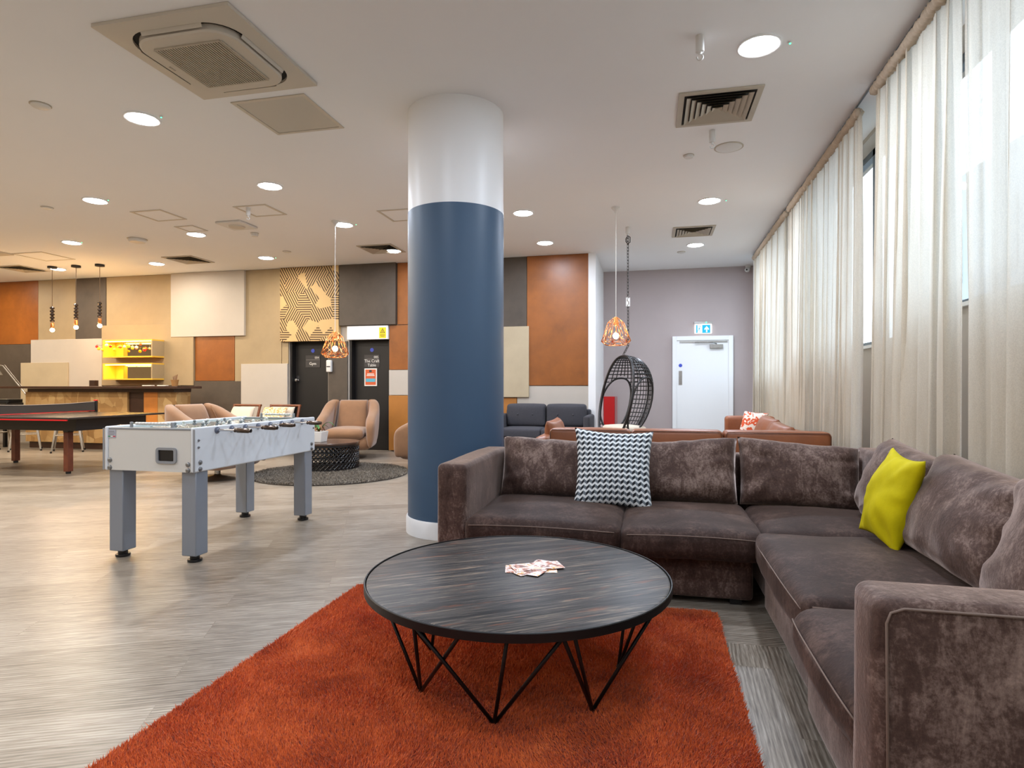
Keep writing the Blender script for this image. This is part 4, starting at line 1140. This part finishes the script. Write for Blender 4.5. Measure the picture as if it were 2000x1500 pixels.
net.build('woven_net', M['rattan'], hc, smooth=180)
MB().tube([esh(R(a), 0) for a in range(0, 181, 8)], .015, 8).build('back_spine', M['rattan'], hc, smooth=180)
sc_ = MB().rbox((-.28, -.12, .16), (.28, .28, .26), .04, (8, 6, 3), (0, 0, .02)).build('seat_cushion', M['creamfab'], hc, smooth=180)
# chain to the ceiling
chn = thing('hanging_chain', 'dark steel chain holding the egg-shaped chair from a ceiling hook', 'chain', (-.30, 8.44, CEIL))
top_local = esh(0, 0)
ca_, sa_ = math.cos(R(-58)), math.sin(R(-58))
tx = -.42 + ca_ * top_local[0] - sa_ * top_local[1]; ty = 8.42 + sa_ * top_local[0] + ca_ * top_local[1]; tz = .35 + top_local[2] + .02
MB().lathe([(.03, -.001), (.03, -.09), (.012, -.10), (.008, -.12)], 16, (0, 0, 0)).build('ceiling_anchor', M['plastic'], chn, smooth=40)
p0 = Vector((-.30, 8.44, CEIL - .11)); p1 = Vector((-.295, 8.43, tz + .12)); p2 = Vector((tx, ty, tz))
path = [p0.lerp(p1, k / 36) for k in range(37)] 
lk = MB()
def link(a, b, rot, L=.052, w_=.013, r_=.0045):
    d = (b - a).normalized(); s1 = d.orthogonal().normalized(); s2 = d.cross(s1)
    s_ = s1 * math.cos(rot) + s2 * math.sin(rot); c = (a + b) / 2
    P = []
    for k in range(12):
        q = 2 * PI * k / 12
        P.append(c + d * (math.sin(q) * w_ + (1 if math.sin(q) >= 0 else -1) * (L / 2 - w_)) + s_ * math.cos(q) * w_)
    lk.tube(P, r_, 5, closed=True)
tot = (p1 - p0).length; nl = int(tot / .043)
for k in range(nl): link(p0.lerp(p1, k / nl), p0.lerp(p1, (k + 1) / nl), PI / 2 * (k % 2))
for k in range(4): link(p1.lerp(p2, k / 4), p1.lerp(p2, (k + 1) / 4), PI / 2 * (k % 2))
lk.build('chain_links', M['chain'], chn, smooth=180, world=True)
MB().tube([(-.30, 8.44, 3.22), (-.27, 8.44, 3.20), (-.27, 8.44, 3.13), (-.30, 8.44, 3.11), (-.325, 8.44, 3.14), (-.325, 8.44, 3.18)], .007, 8, closed=True).build('carabiner', M['black'], chn, smooth=180, world=True)
MB().box(-.325, -.27, 8.425, 8.445, 2.25, 2.37).build('chain_tag', M['plastic'], chn, world=True)

# ================================================================== copper pendants
def cage(x, y, zb_, lab, cordlab=None):
    t = thing('pendant_lamp', lab, 'lamp', (x, y, CEIL), group='copper wire cage pendants')
    MB().lathe([(.055, -.001), (.055, -.008), (.02, -.05), (.008, -.075), (.004, -.08)], 20, (0, 0, 0)).build('ceiling_rose', M['plastic'], t, smooth=40)
    zt_ = zb_ + .335 - CEIL; zz = zb_ - CEIL
    MB().rod((0, 0, -.07), (0, 0, zt_), .0045, 8).build('cord', M['cord'], t, smooth=60)
    MB().lathe([(.022, zt_ + .01), (.026, zt_ - .01), (.024, zt_ - .09), (.015, zt_ - .10)], 16, (0, 0, 0)).build('lamp_holder', M['copper'], t, smooth=40)
    cg = MB(); n = 6
    def P(r_, z_, k): a = 2 * PI * k / n + .3; return (r_ * math.cos(a), r_ * math.sin(a), z_)
    r0, r1, r2, r3 = .028, .100, .185, .125
    z0_, z1_, z2_, z3_ = zt_, zz + .275, zz + .05, zz
    w_ = .0034
    for k in range(n):
        cg.rod(P(r0, z0_, k), P(r1, z1_, k), w_, 6).rod(P(r1, z1_, k), P(r1, z1_, k + 1), w_, 6)
        cg.rod(P(r1, z1_, k), P(r2, z2_, k + .5), w_, 6).rod(P(r1, z1_, k + 1), P(r2, z2_, k + .5), w_, 6)
        cg.rod(P(r2, z2_, k + .5), P(r2, z2_, k + 1.5), w_, 6)
        cg.rod(P(r2, z2_, k + .5), P(r3, z3_, k), w_, 6).rod(P(r2, z2_, k + .5), P(r3, z3_, k + 1), w_, 6).rod(P(r3, z3_, k), P(r3, z3_, k + 1), w_, 6)
        cg.rod(P(r1, z1_, k), P(.150, zz + .13, k), w_ * .8, 6).rod(P(.150, zz + .13, k), P(r2, z2_, k + .5), w_ * .8, 6).rod(P(.150, zz + .13, k), P(r2, z2_, k - .5), w_ * .8, 6)
        # inner diamond cage round the bulb
        if k % 2 == 0: cg.rod(P(r0, z0_ - .03, k), P(.062, zz + .13, k + .5), w_ * .8, 6).rod(P(.062, zz + .13, k + .5), P(.125, zz, k), w_ * .8, 6)
    cg.build('wire_cage', M['copper'], t, smooth=180)
    MB().ball((0, 0, zz + .115), .036, 16, 12, 1.05).build('bulb', M['bulb'], t, smooth=180)
    ld = bpy.data.lights.new('bulb_light', 'POINT'); ld.energy = 14; ld.color = (1, .66, .36); ld.shadow_soft_size = .04
    lo = bpy.data.objects.new('bulb_light', ld); C.objects.link(lo); lo.parent = t; lo.location = (0, 0, zz + .115)
cage(-.409, 7.48, 1.655, 'copper wire cage pendant lamp next to the hanging chair')
cage(-4.065, 7.27, 1.535, 'copper wire cage pendant lamp above the drum table, in front of the dark doors')
def beadlamp(x, y, zbulb, lab, mt='bronzebead'):
    t = thing('pendant_lamp', lab, 'lamp', (x, y, CEIL), group='beaded bulb pendants over the bar')
    MB().lathe([(.075, -.001), (.075, -.035), (.0, -.036)], 22, (0, 0, 0)).build('ceiling_rose', M['black'], t, smooth=40)
    zz = zbulb - CEIL
    MB().rod((0, 0, -.03), (0, 0, zz + .42), .005, 6).build('cord', M['brownflex'], t, smooth=60)
    prof = [(.01, zz + .43)]
    for k in range(5):
        c_ = zz + .40 - k * .058
        prof += [(.018, c_ + .024), (.036, c_ + .010), (.036, c_ - .010), (.018, c_ - .024)]
    MB().lathe(prof, 16, (0, 0, 0)).build('bead_stack', M[mt], t, smooth=40)
    MB().lathe([(.026, zz + .13), (.028, zz + .05), (.022, zz + .04)], 14, (0, 0, 0)).build('lamp_holder', M['copper'], t, smooth=40)
    MB().ball((0, 0, zz), .036, 14, 10).build('bulb', M['bulb'], t, smooth=180)
    ld = bpy.data.lights.new('bulb_light', 'POINT'); ld.energy = 20; ld.color = (1, .62, .28); ld.shadow_soft_size = .05
    lo = bpy.data.objects.new('bulb_light', ld); C.objects.link(lo); lo.parent = t; lo.location = (0, 0, zz)
beadlamp(-10.63, 8.87, 2.18, 'beaded bulb pendant over the bar, leftmost of three')
beadlamp(-10.12, 8.89, 2.22, 'beaded bulb pendant over the bar, middle of three')
beadlamp(-9.62, 8.91, 2.24, 'beaded bulb pendant over the bar, nearest the lit shelves')
# ================================================================== bar
ba = thing('bar_counter', 'long bar faced in angular golden wood chips with a thin dark top', 'bar', (-9.8, 9.25, 0))
W = dict(parent=ba, world=True)
B(-11.86, -7.92, 8.83, 9.42, 1.115, 1.155).build('counter_top', M['darkwood'], bevel=.003, **W)
B(-11.35, -8.13, 8.99, 9.40, 1.05, 1.112).build('fascia', M['darkwood'], **W)
B(-11.47, -9.17, 9.05, 9.38, .12, 1.05).build('front_panel', M['chips'], **W)
B(-9.168, -8.82, 9.09, 9.38, .12, 1.05).build('recessed_panel', M['darkwood'], **W)
B(-8.815, -8.525, 9.05, 9.38, .12, 1.05).build('upright_panel', M['orangewood'], **W)
B(-8.52, -8.13, 9.05, 9.38, .12, 1.05).build('front_panel', M['chips'], **W)
B(-11.44, -8.16, 9.10, 9.36, 0.001, .12).build('plinth', M['darkwood'], **W)
for (a, b, mt) in ((-9.11, -8.985, 'plastic'), (-8.95, -8.87, 'black')):
    so = B(a, b, 9.08, 9.09, .545, .61).build('wall_socket', M[mt], bevel=.003, **W)
    for k in (.3, .7): B(a + (b - a) * k - .012, a + (b - a) * k + .012, 9.078, 9.08, .565, .592).build('socket_face', M['greyplate'], so, world=True)
pot = thing('tool_pot', 'small tan pot holding wooden sticks at the right end of the bar top', 'pot', (-8.12, 9.0, 1.156))
MB().lathe([(.045, 0), (.062, .10), (.067, .10), (.067, .112), (.055, .112), (.05, .02)], 20, (0, 0, .001)).build('body', pm('terracotta_tan', S(150, 108, 60), .7), pot, smooth=40)
for k in range(4): MB().rod((.01 * k - .015, 0, .02), (.03 * k - .045, .01, .17 + .012 * k), .005, 6).build('stick', M['redwood'], pot)
nb = MB()
for k in range(5):
    nb.box(-9.82, -9.70, 8.88, 8.96, 1.157 + k * .021, 1.175 + k * .021)
    nb.box(-9.815, -9.705, 8.885, 8.955, 1.175 + k * .021, 1.178 + k * .021)
o = nb.build('napkin_holder', M['darkwood']); tag(o, 'small dark slatted block on the bar top in front of the cream panel', 'box')
for i, (x, w_, lb) in enumerate(((-8.66, .10, 'small white cloth on the bar top left of the tan pot'), (-8.36, .09, 'small white card on the bar top just beside the tan pot'))):
    o = MB().rbox((x - w_, 8.95, 1.157), (x + w_, 9.03, 1.172), .006, (6, 3, 1), nz=.002).build('folded_cloth', M['paper'], smooth=180); tag(o, lb, 'cloth')

# lit box shelves with mirrors
def boxshelf(z0, z1, lab):
    t = thing('box_shelf', lab, 'shelf', (-9.8, YB - .20, z0), group='lit box shelves on the bar wall')
    W = dict(parent=t, world=True)
    x0, x1, y0, y1 = -10.34, -9.20, YB - .36, YB - .072
    th = .025
    B(x0, x1, y0, y1, z0, z0 + th).build('bottom_board', M['gold'], **W)
    B(x0, x1, y0, y1, z1 - th, z1).build('top_board', M['gold'], **W)
    B(x0, x0 + th, y0, y1, z0 + th, z1 - th).build('side_board', M['gold'], **W)
    B(x1 - th, x1, y0, y1, z0 + th, z1 - th).build('side_board', M['p_tan'], **W)
    B(x0 + th, x0 + .20, y1 - .014, y1 - .002, z0 + th, z1 - th).build('back_board', M['gold'], **W)
    B(x0 + .20, x1 - th, y1 - .014, y1 - .006, z0 + th, z1 - th).build('mirror', M['mirror'], **W)
    st = MB().box(x0 + .03, x1 - .03, y0 + .03, y0 + .05, z1 - th - .012, z1 - th - .001).build('light_strip', M['strip'], **W)
    ld = bpy.data.lights.new('strip_light', 'AREA'); ld.shape = 'RECTANGLE'; ld.size = 1.0; ld.size_y = .02; ld.energy = 4.5; ld.color = (1, .64, .16)
    lo = bpy.data.objects.new('strip_light', ld); C.objects.link(lo); lo.parent = t; lo.location = (0.03, -.12, z1 - z0 - .05)
    return t
boxshelf(1.71, 2.05, 'upper box shelf lit yellow above the bar')
boxshelf(1.28, 1.60, 'lower box shelf lit yellow above the bar')
ga = thing('bauble_garland', 'string of small coloured baubles hung across the upper lit shelf', 'garland', (-9.85, YB - .39, 1.8))
P = [(-10.44, 1.96), (-10.36, 1.99), (-10.0, 1.95), (-9.7, 1.97), (-9.4, 1.93), (-9.36, 1.87)]
cols = [S(220, 40, 30), S(230, 200, 40), S(210, 206, 200), S(150, 196, 40), S(230, 110, 50)]
gm = [pm('bauble_%s' % n_, c_, .3) for n_, c_ in zip(('red', 'yellow', 'white', 'lime', 'orange'), cols)]
gw = [(-10.45 + 1.10 * k / 24, YB - .385, 1.97 - .03 * math.sin(k * .8) - (.05 if k > 22 else 0)) for k in range(25)]
MB().tube(gw, .003, 5).build('string', M['chain'], ga, smooth=180, world=True)
order = [0, 1, 1, 2, 0, 1, 3, 4, 2, 3, 1, 2, 4, 0]
for i, c_ in enumerate(order):
    k = 24 * i / (len(order) - 1); a = gw[int(k)]
    z = a[2] - .045 - .02 * (i % 3)
    mm_ = MB().ball((a[0], a[1], z), .026 + .005 * (i % 2), 10, 8).rod((a[0], a[1], a[2]), (a[0], a[1], z + .02), .002, 4)
    mm_.build('bauble', gm[c_], ga, smooth=180, world=True)

# ================================================================== bar stools
def stool(x, y, rz, lab):
    t = thing('bar_stool', lab, 'stool', (x, y, 0), rz=rz, group='galvanised metal stools at the bar')
    MB().rbox((-.15, -.15, .745), (.15, .15, .775), .014, (6, 6, 1), (0, 0, -.004)).build('seat', M['galv'], t, smooth=50)
    for sx in (-1, 1):
        for sy in (-1, 1):
            a = Vector((sx * .13, sy * .13, .745)); b = Vector((sx * .225, sy * .225, .02))
            l = MB(); u = Vector((sx * .7071, sy * .7071, 0)); v_ = Vector((-sx * .7071, sy * .7071, 0))
            V_ = []
            for p, w_ in ((a, .034), (b, .016)):
                V_ += [p + v_ * w_ - u * .008, p + u * .010, p - v_ * w_ - u * .008, p - u * .002]
            l.add(V_, [(0, 1, 5, 4), (1, 2, 6, 5), (2, 3, 7, 6), (3, 0, 4, 7), (3, 2, 1, 0), (4, 5, 6, 7)])
            lo = l.build('leg', M['galv'], t)
            MB().lathe([(.016, 0.001), (.017, .028), (.008, .03)], 10, (b.x, b.y, 0)).build('rubber_foot', M['black'], lo)
    for z, k in ((.30, .188),):
        for a, b in (((-k, -k), (k, -k)), ((k, -k), (k, k)), ((k, k), (-k, k)), ((-k, k), (-k, -k))):
            MB().rod((a[0], a[1], z), (b[0], b[1], z), .009, 8).build('footrest', M['galv'], t, smooth=60)
    return t
st0 = stool(-10.05, 8.68, R(45), 'galvanised bar stool at the right, nearest the lit shelves')
dup(st0, (-10.98, 8.66, 0), R(50), 'galvanised bar stool seen past the tennis table leg, middle one')
dup(st0, (-11.85, 8.72, 0), R(30), 'galvanised bar stool at the left end of the bar, partly out of view')

# ================================================================== tennis table
tt = thing('tennis_table', 'dark table tennis table with red edging and reddish wooden legs', 'table', (-8.42, 6.85, 0))
L_, W_ = 1.37, .77
MB().box(-L_, L_, -W_, W_, .738, .762).build('table_top', M['pp_blue'], tt, bevel=.003)
MB().box(-L_ + .02, L_ - .02, -W_ + .004, -W_ + .02, .722, .737).build('edging', M['redstripe'], tt)
MB().box(-L_ + .16, L_ - .12, -W_ + .22, -W_ + .25, .58, .737).box(-L_ + .16, L_ - .12, W_ - .25, W_ - .22, .58, .737).box(L_ - .15, L_ - .12, -W_ + .25, W_ - .25, .58, .737).box(-L_ + .16, -L_ + .19, -W_ + .25, W_ - .25, .58, .737).build('apron', M['black'], tt)
for sx in (-1, 1):
    for sy in (-1, 1):
        MB().box(sx * .93 - .038, sx * .93 + .038, sy * .38 - .038, sy * .38 + .038, .03, .55).build('leg', M['redwood'], tt, bevel=.004)
        MB().box(sx * .93 - .040, sx * .93 + .040, sy * .38 - .040, sy * .38 + .040, .55, .737).build('leg_socket', M['black'], tt)
        MB().lathe([(.03, .001), (.032, .03)], 12, (sx * .93, sy * .38, 0)).build('rubber_foot', M['black'], tt)
nt = thing('table_net', 'black net with red hem stretched across the table tennis table', 'net', (-8.43, 6.85, .762))
def nfn(u, v):
    y = -.90 + 1.80 * u
    sag = .03 * (4 * u * (1 - u))
    return (.004 * math.sin(u * 20), y, .008 + v * (.150 - sag))
netm = NT('black_netting'); netm.set(Roughness=.8); netm.col(S(58, 52, 48))
MB().grid(nfn, 40, 4).build('mesh', netm.m, nt, smooth=180)
MB().tube([(0, -.90 + 1.8 * k / 20, .158 - .03 * 4 * (k / 20) * (1 - k / 20)) for k in range(21)], .006, 6).build('top_tape', pm('net_tape_grey', S(140, 130, 120), .7), nt, smooth=180)
MB().tube([(0, -.90, .012), (0, .90, .012)], .006, 6).build('bottom_tape', M['redstripe'], nt, smooth=180)
for sy in (-1, 1):
    MB().box(-.022, .022, sy * .90 - .03, sy * .90 + .005, -.06, .165).build('post', M['black'], nt, bevel=.004)
    MB().box(-.024, .024, sy * .90 - .032, sy * .90 + .007, .165, .182).build('post_cap', M['red'], nt, bevel=.004)
    MB().box(-.022, .022, sy * .90 - (.13 if sy > 0 else 0), sy * .90 + (.13 if sy < 0 else 0), .001, .012).build('clamp', M['black'], nt)

# ================================================================== side desk and lamp at the far left
dk = thing('desk', 'dark desk at the left edge beyond the tennis table', 'desk', (-12.6, 9.3, 0))
MB().box(-.85, .70, -.30, .30, .73, .765).build('desk_top', M['darkwood'], dk, bevel=.003)
for sx in (-.82, .67):
    for sy in (-.27, .27): MB().box(sx - .025, sx + .025, sy - .025, sy + .025, 0.001, .73).build('leg', M['blackmetal'], dk)
tr_ = thing('record_player', 'black and silver flat device on the desk at the left', 'device', (-12.13, 9.22, .766))
MB().rbox((-.20, -.16, .008), (.20, .16, .075), .012, (6, 6, 2)).build('body', M['black'], tr_, smooth=50)
MB().rbox((-.16, -.13, .076), (.20, .14, .135), .008, (6, 6, 2)).build('drive', M['dark'], tr_, smooth=50)
MB().box(-.19, .20, -.15, .15, .136, .146).build('lid', M['steel'], tr_, bevel=.003)
for sx in (-.16, .16):
    for sy in (-.12, .12): MB().lathe([(.012, 0), (.012, .01)], 10, (sx, sy, 0)).build('foot', M['black'], tr_)
o = MB().rbox((-12.95, 9.05, .767), (-12.5, 9.35, .81), .01, (6, 5, 2), nz=.004).build('paper_pile', M['creamfab'], smooth=180); tag(o, 'low pile of pale papers on the desk left of the black device', 'papers')
dl = thing('desk_lamp', 'jointed metal desk lamp with a glowing head at the left edge', 'lamp', (-11.950, 9.50, 0.766))
W = dict(parent=dl, world=True)
MB().lathe([(.09, 0), (.09, .015), (.03, .025), (.012, .04)], 24, (-11.950, 9.50, .767)).build('base', M['steel'], smooth=40, **W)
MB().rod((-11.950, 9.50, .80), (-11.960, 9.48, .97), .014, 8).build('lower_arm', M['steel'], smooth=60, **W)
MB().rod((-11.960, 9.48, .95), (-12.450, 9.38, 1.56), .013, 8).rod((-11.920, 9.48, .97), (-12.410, 9.38, 1.58), .006, 6).build('upper_arm', M['steel'], smooth=60, **W)
MB().tube([(-12.450, 9.38, 1.56), (-12.510, 9.37, 1.575), (-12.640, 9.35, 1.54)], .012, 8).build('head_arm', M['steel'], smooth=60, **W)
MB().lathe([(.03, .12), (.045, .08), (.085, .0), (.08, .0), (.04, .075)], 20, (-12.550, 9.35, 1.38), caps=False).build('shade', M['steel'], smooth=40, **W)
MB().rod((-12.550, 9.35, 1.49), (-12.580, 9.36, 1.56), .012, 8).build('knuckle', M['steel'], smooth=60, **W)
MB().ball((-12.550, 9.35, 1.40), .04, 12, 8).build('bulb', M['bulb'], smooth=180, **W)

# ================================================================== lounge group beyond
gr = thing('round_rug', 'round grey and brown shaggy rug under the black drum table', 'rug', (-4.09, 7.23, 0))
MB().lathe([(1e-4, .002), (.985, .002), (.985, .012), (1e-4, .012)], 72, (0, 0, 0)).build('backing', pm('grey_rug_backing', S(70, 62, 54), .95), gr)
pile('pile', lambda X, Y: X * X + Y * Y < .99 * .99, (-1, 1, -1, 1), 17000, .030, .012, M['greyrug'], gr, .010, 2, lean=.2)
dt = thing('drum_table', 'black perforated drum side table on the round shaggy rug', 'table', (-4.36, 7.60, .014))
MB().lathe([(1e-4, .345), (.425, .345), (.432, .352), (.432, .370), (.425, .377), (1e-4, .377)], 56, (0, 0, 0)).build('table_top', pm('dark_bronze_top', S(70, 52, 42), .25), dt, smooth=30)
lat = MB(); rD = .415
for k in range(44):
    a0 = 2 * PI * k / 44
    for sg in (-1, 1):
        lat.tube([(rD * math.cos(a0 + sg * 2 * PI * .12 * q / 6), rD * math.sin(a0 + sg * 2 * PI * .12 * q / 6), .03 + .30 * q / 6) for q in range(7)], .0085, 5)
for z in (.02, .34): lat.lathe([(rD - .016, z - .018), (rD + .012, z - .018), (rD + .012, z + .012), (rD - .016, z + .012), (rD - .016, z - .018)], 48, (0, 0, 0))
for z in (.105, .18, .255): lat.lathe([(rD - .006, z - .007), (rD + .008, z - .007), (rD + .008, z + .007), (rD - .006, z + .007), (rD - .006, z - .007)], 48, (0, 0, 0))
lat.build('lattice_drum', M['black'], dt, smooth=60)
pl = thing('potted_plant', 'small orchid with green leaves in a white cube pot on the drum table', 'plant', (-4.44, 7.50, .392))
V_ = []
MB().add([(x, y, z) for z, s_ in ((0, .078), (.145, .095), (.145, .085), (.12, .083)) for x, y in ((-s_, -s_), (s_, -s_), (s_, s_), (-s_, s_))],
         [(3, 2, 1, 0)] + [(k * 4 + i, k * 4 + (i + 1) % 4, k * 4 + 4 + (i + 1) % 4, k * 4 + 4 + i) for k in range(3) for i in range(4)] + [(12, 13, 14, 15)]).build('pot', M['plastic'], pl, bevel=.004)
MB().rbox((-.075, -.075, .115), (.075, .075, .135), .008, (6, 6, 1), nz=.012, nsc=20).build('potting_bark', M['soil'], pl, smooth=60)
for k, (a, L_, h_) in enumerate(((180, .15, .13), (10, .22, .15), (150, .10, .16), (40, .13, .10), (-60, .10, .08), (-120, .13, .09))):
    def lf(u, v, a=R(a), L_=L_, h_=h_):
        w_ = .022 * math.sin(PI * min(1, v * .93 + .07)) ** .6
        r_ = L_ * v; z = .13 + h_ * math.sin(v * 2.5) * .9
        s_ = (u - .5) * 2 * w_
        return (r_ * math.cos(a) - s_ * math.sin(a), r_ * math.sin(a) + s_ * math.cos(a), z + abs(u - .5) * .012)
    o_ = MB().grid(lf, 4, 12); o_.build('leaf', M['leaf'], pl, smooth=180)
rt = MB()
rnd = random.Random(4)
for k in range(7):
    a = rnd.uniform(0, 6.28); rt.tube([(0, 0, .12), (.03 * math.cos(a), .03 * math.sin(a), .18), (.06 * math.cos(a), .06 * math.sin(a), .20 + .02 * rnd.random()), (.085 * math.cos(a), .085 * math.sin(a), .15)], .005, 5)
rt.build('aerial_roots', M['bark'], pl, smooth=180)

def swivel(x, y, rz, lab):
    t = thing('swivel_armchair', lab, 'armchair', (x, y, 0), rz=rz, group='camel suede swivel armchairs')
    SU = M['suede']
    MB().lathe([(1e-4, .001), (.27, .001), (.28, .010), (.24, .022), (.05, .045), (.035, .06), (.035, .16)], 36, (0, 0, 0)).build('swivel_base', M['steel'], t, smooth=40)
    # tub: bottom shell
    MB().rbox((-.40, -.38, .15), (.40, .34, .36), .10, (10, 10, 4), (.02, .02, .01)).build('seat_shell', SU, t, smooth=180)
    MB().rbox((-.30, -.43, .33), (.30, .26, .48), .07, (10, 10, 3), (.0, .02, .03), nz=.004).build('seat_cushion', SU, t, smooth=180)
    # backrest: centre panel and two wings flowing into the arms
    def back(u, v):
        pass
    MB().pillow((-.27, .24, .36), (.27, .24, .36), (.235, .44, .925), (-.235, .44, .925), .17, 22, 5, .0, .004, 5, 1).build('back_panel', SU, t, smooth=180)
    for sg in (-1, 1):
        secs = []
        # wing: sweep from the top back corner down and forward along the arm
        path_ = [((.31, .43, .895), .075, .04), ((.34, .38, .86), .085, .06), ((.365, .29, .80), .09, .09), ((.38, .15, .715), .09, .09), ((.385, -.02, .645), .085, .085), ((.385, -.20, .60), .085, .08), ((.40, -.36, .53), .075, .07), ((.395, -.43, .47), .04, .05)]
        m_ = MB(); nseg = 14; V_ = []; F_ = []
        for (p, rw, rh) in path_:
            for k in range(nseg):
                a = 2 * PI * k / nseg
                cx = math.cos(a); sz = math.sin(a)
                z = p[2] - .0 + rh * sz if sz > 0 else p[2] + (p[2] - .17) * sz * .98
                wv = rw * (abs(cx) ** .7) * (1 if cx > 0 else -1)
                V_.append((sg * (p[0] + wv * (1 if sz > 0 else 1 - .12 * sz * sz)), p[1], z))
        for i in range(len(path_) - 1):
            for k in range(nseg):
                l = (k + 1) % nseg
                F_.append((i * nseg + k, i * nseg + l, (i + 1) * nseg + l, (i + 1) * nseg + k))
        F_.append(tuple(range(nseg))); F_.append(tuple((len(path_) - 1) * nseg + k for k in range(nseg)))
        m_.add(V_, F_); ob = m_.build('armrest', SU, t, smooth=180)
        sb = ob.modifiers.new('soften', 'SUBSURF'); sb.levels = 1; sb.render_levels = 2
        MB().tube([(sg * .262, .33, .90), (sg * .268, .25, .75), (sg * .275, .19, .58), (sg * .29, .10, .47)], .008, 6).build('seam', pm('suede_seam', S(120, 84, 56), .9), ob, smooth=180)
    MB().pillow((-.36, .40, .20), (.36, .40, .20), (.28, .50, .90), (-.28, .50, .90), .12, 16, 5, .0).build('outer_back', SU, t, smooth=180)
    return t
s0 = swivel(-4.76, 8.95, R(17), 'camel suede swivel armchair facing us behind the drum table')
dup(s0, (-5.28, 6.55, 0), R(88), 'camel suede swivel armchair partly hidden behind the football table, turned to the rug')
dup(s0, (-3.05, 8.12, 0), R(-80), 'camel suede swivel armchair mostly hidden behind the blue column')

def woodchair(x, y, rz, lab):
    t = thing('wooden_armchair', lab, 'armchair', (x, y, 0), rz=rz, group='walnut framed armchairs')
    WN = M['walnut']
    for sx in (-1, 1):
        MB().tube([(sx * .29, .30, 0.001), (sx * .29, .25, .40), (sx * .29, .38, .83)], .022, 6).build('rear_leg', WN, t, smooth=40)
        MB().tube([(sx * .29, -.30, 0.001), (sx * .29, -.27, .60)], .020, 6).build('front_leg', WN, t, smooth=40)
        MB().box(sx * .29 - .03, sx * .29 + .03, -.32, .30, .60, .625).build('armrest', WN, t, bevel=.006)
    MB().tube([(-.31, .38, .82), (.31, .38, .82)], .022, 6).build('top_rail', WN, t, smooth=40)
    MB().box(-.27, .27, -.28, .28, .34, .38).build('seat_frame', WN, t, bevel=.004)
    MB().rbox((-.265, -.30, .385), (.265, .22, .49), .035, (8, 8, 2), (0, .01, .015)).build('seat_cushion', M['creamfab'], t, smooth=180)
    MB().pillow((-.26, .17, .50), (.26, .17, .50), (.25, .31, .80), (-.25, .31, .80), .12, 20, 3.5, .02, .004, 8, 2).build('back_cushion', M['creamfab'], t, smooth=180)
    return t
w0 = woodchair(-7.0, 9.0, R(-8), 'walnut armchair with plain cream back cushion beyond the football table')
w1 = dup(w0, (-6.22, 9.0, 0), R(-4), 'walnut armchair with a floral cushion beyond the football table')
o = MB().pillow((-6.47, 8.98, .50), (-5.99, 8.96, .50), (-5.99, 9.16, .80), (-6.47, 9.18, .80), .12, 24, 2.4, .05, .004, 8, 9).build('scatter_cushion', M['floral'], smooth=180)
tag(o, 'tan and white floral cushion on the right walnut armchair', 'cushion')
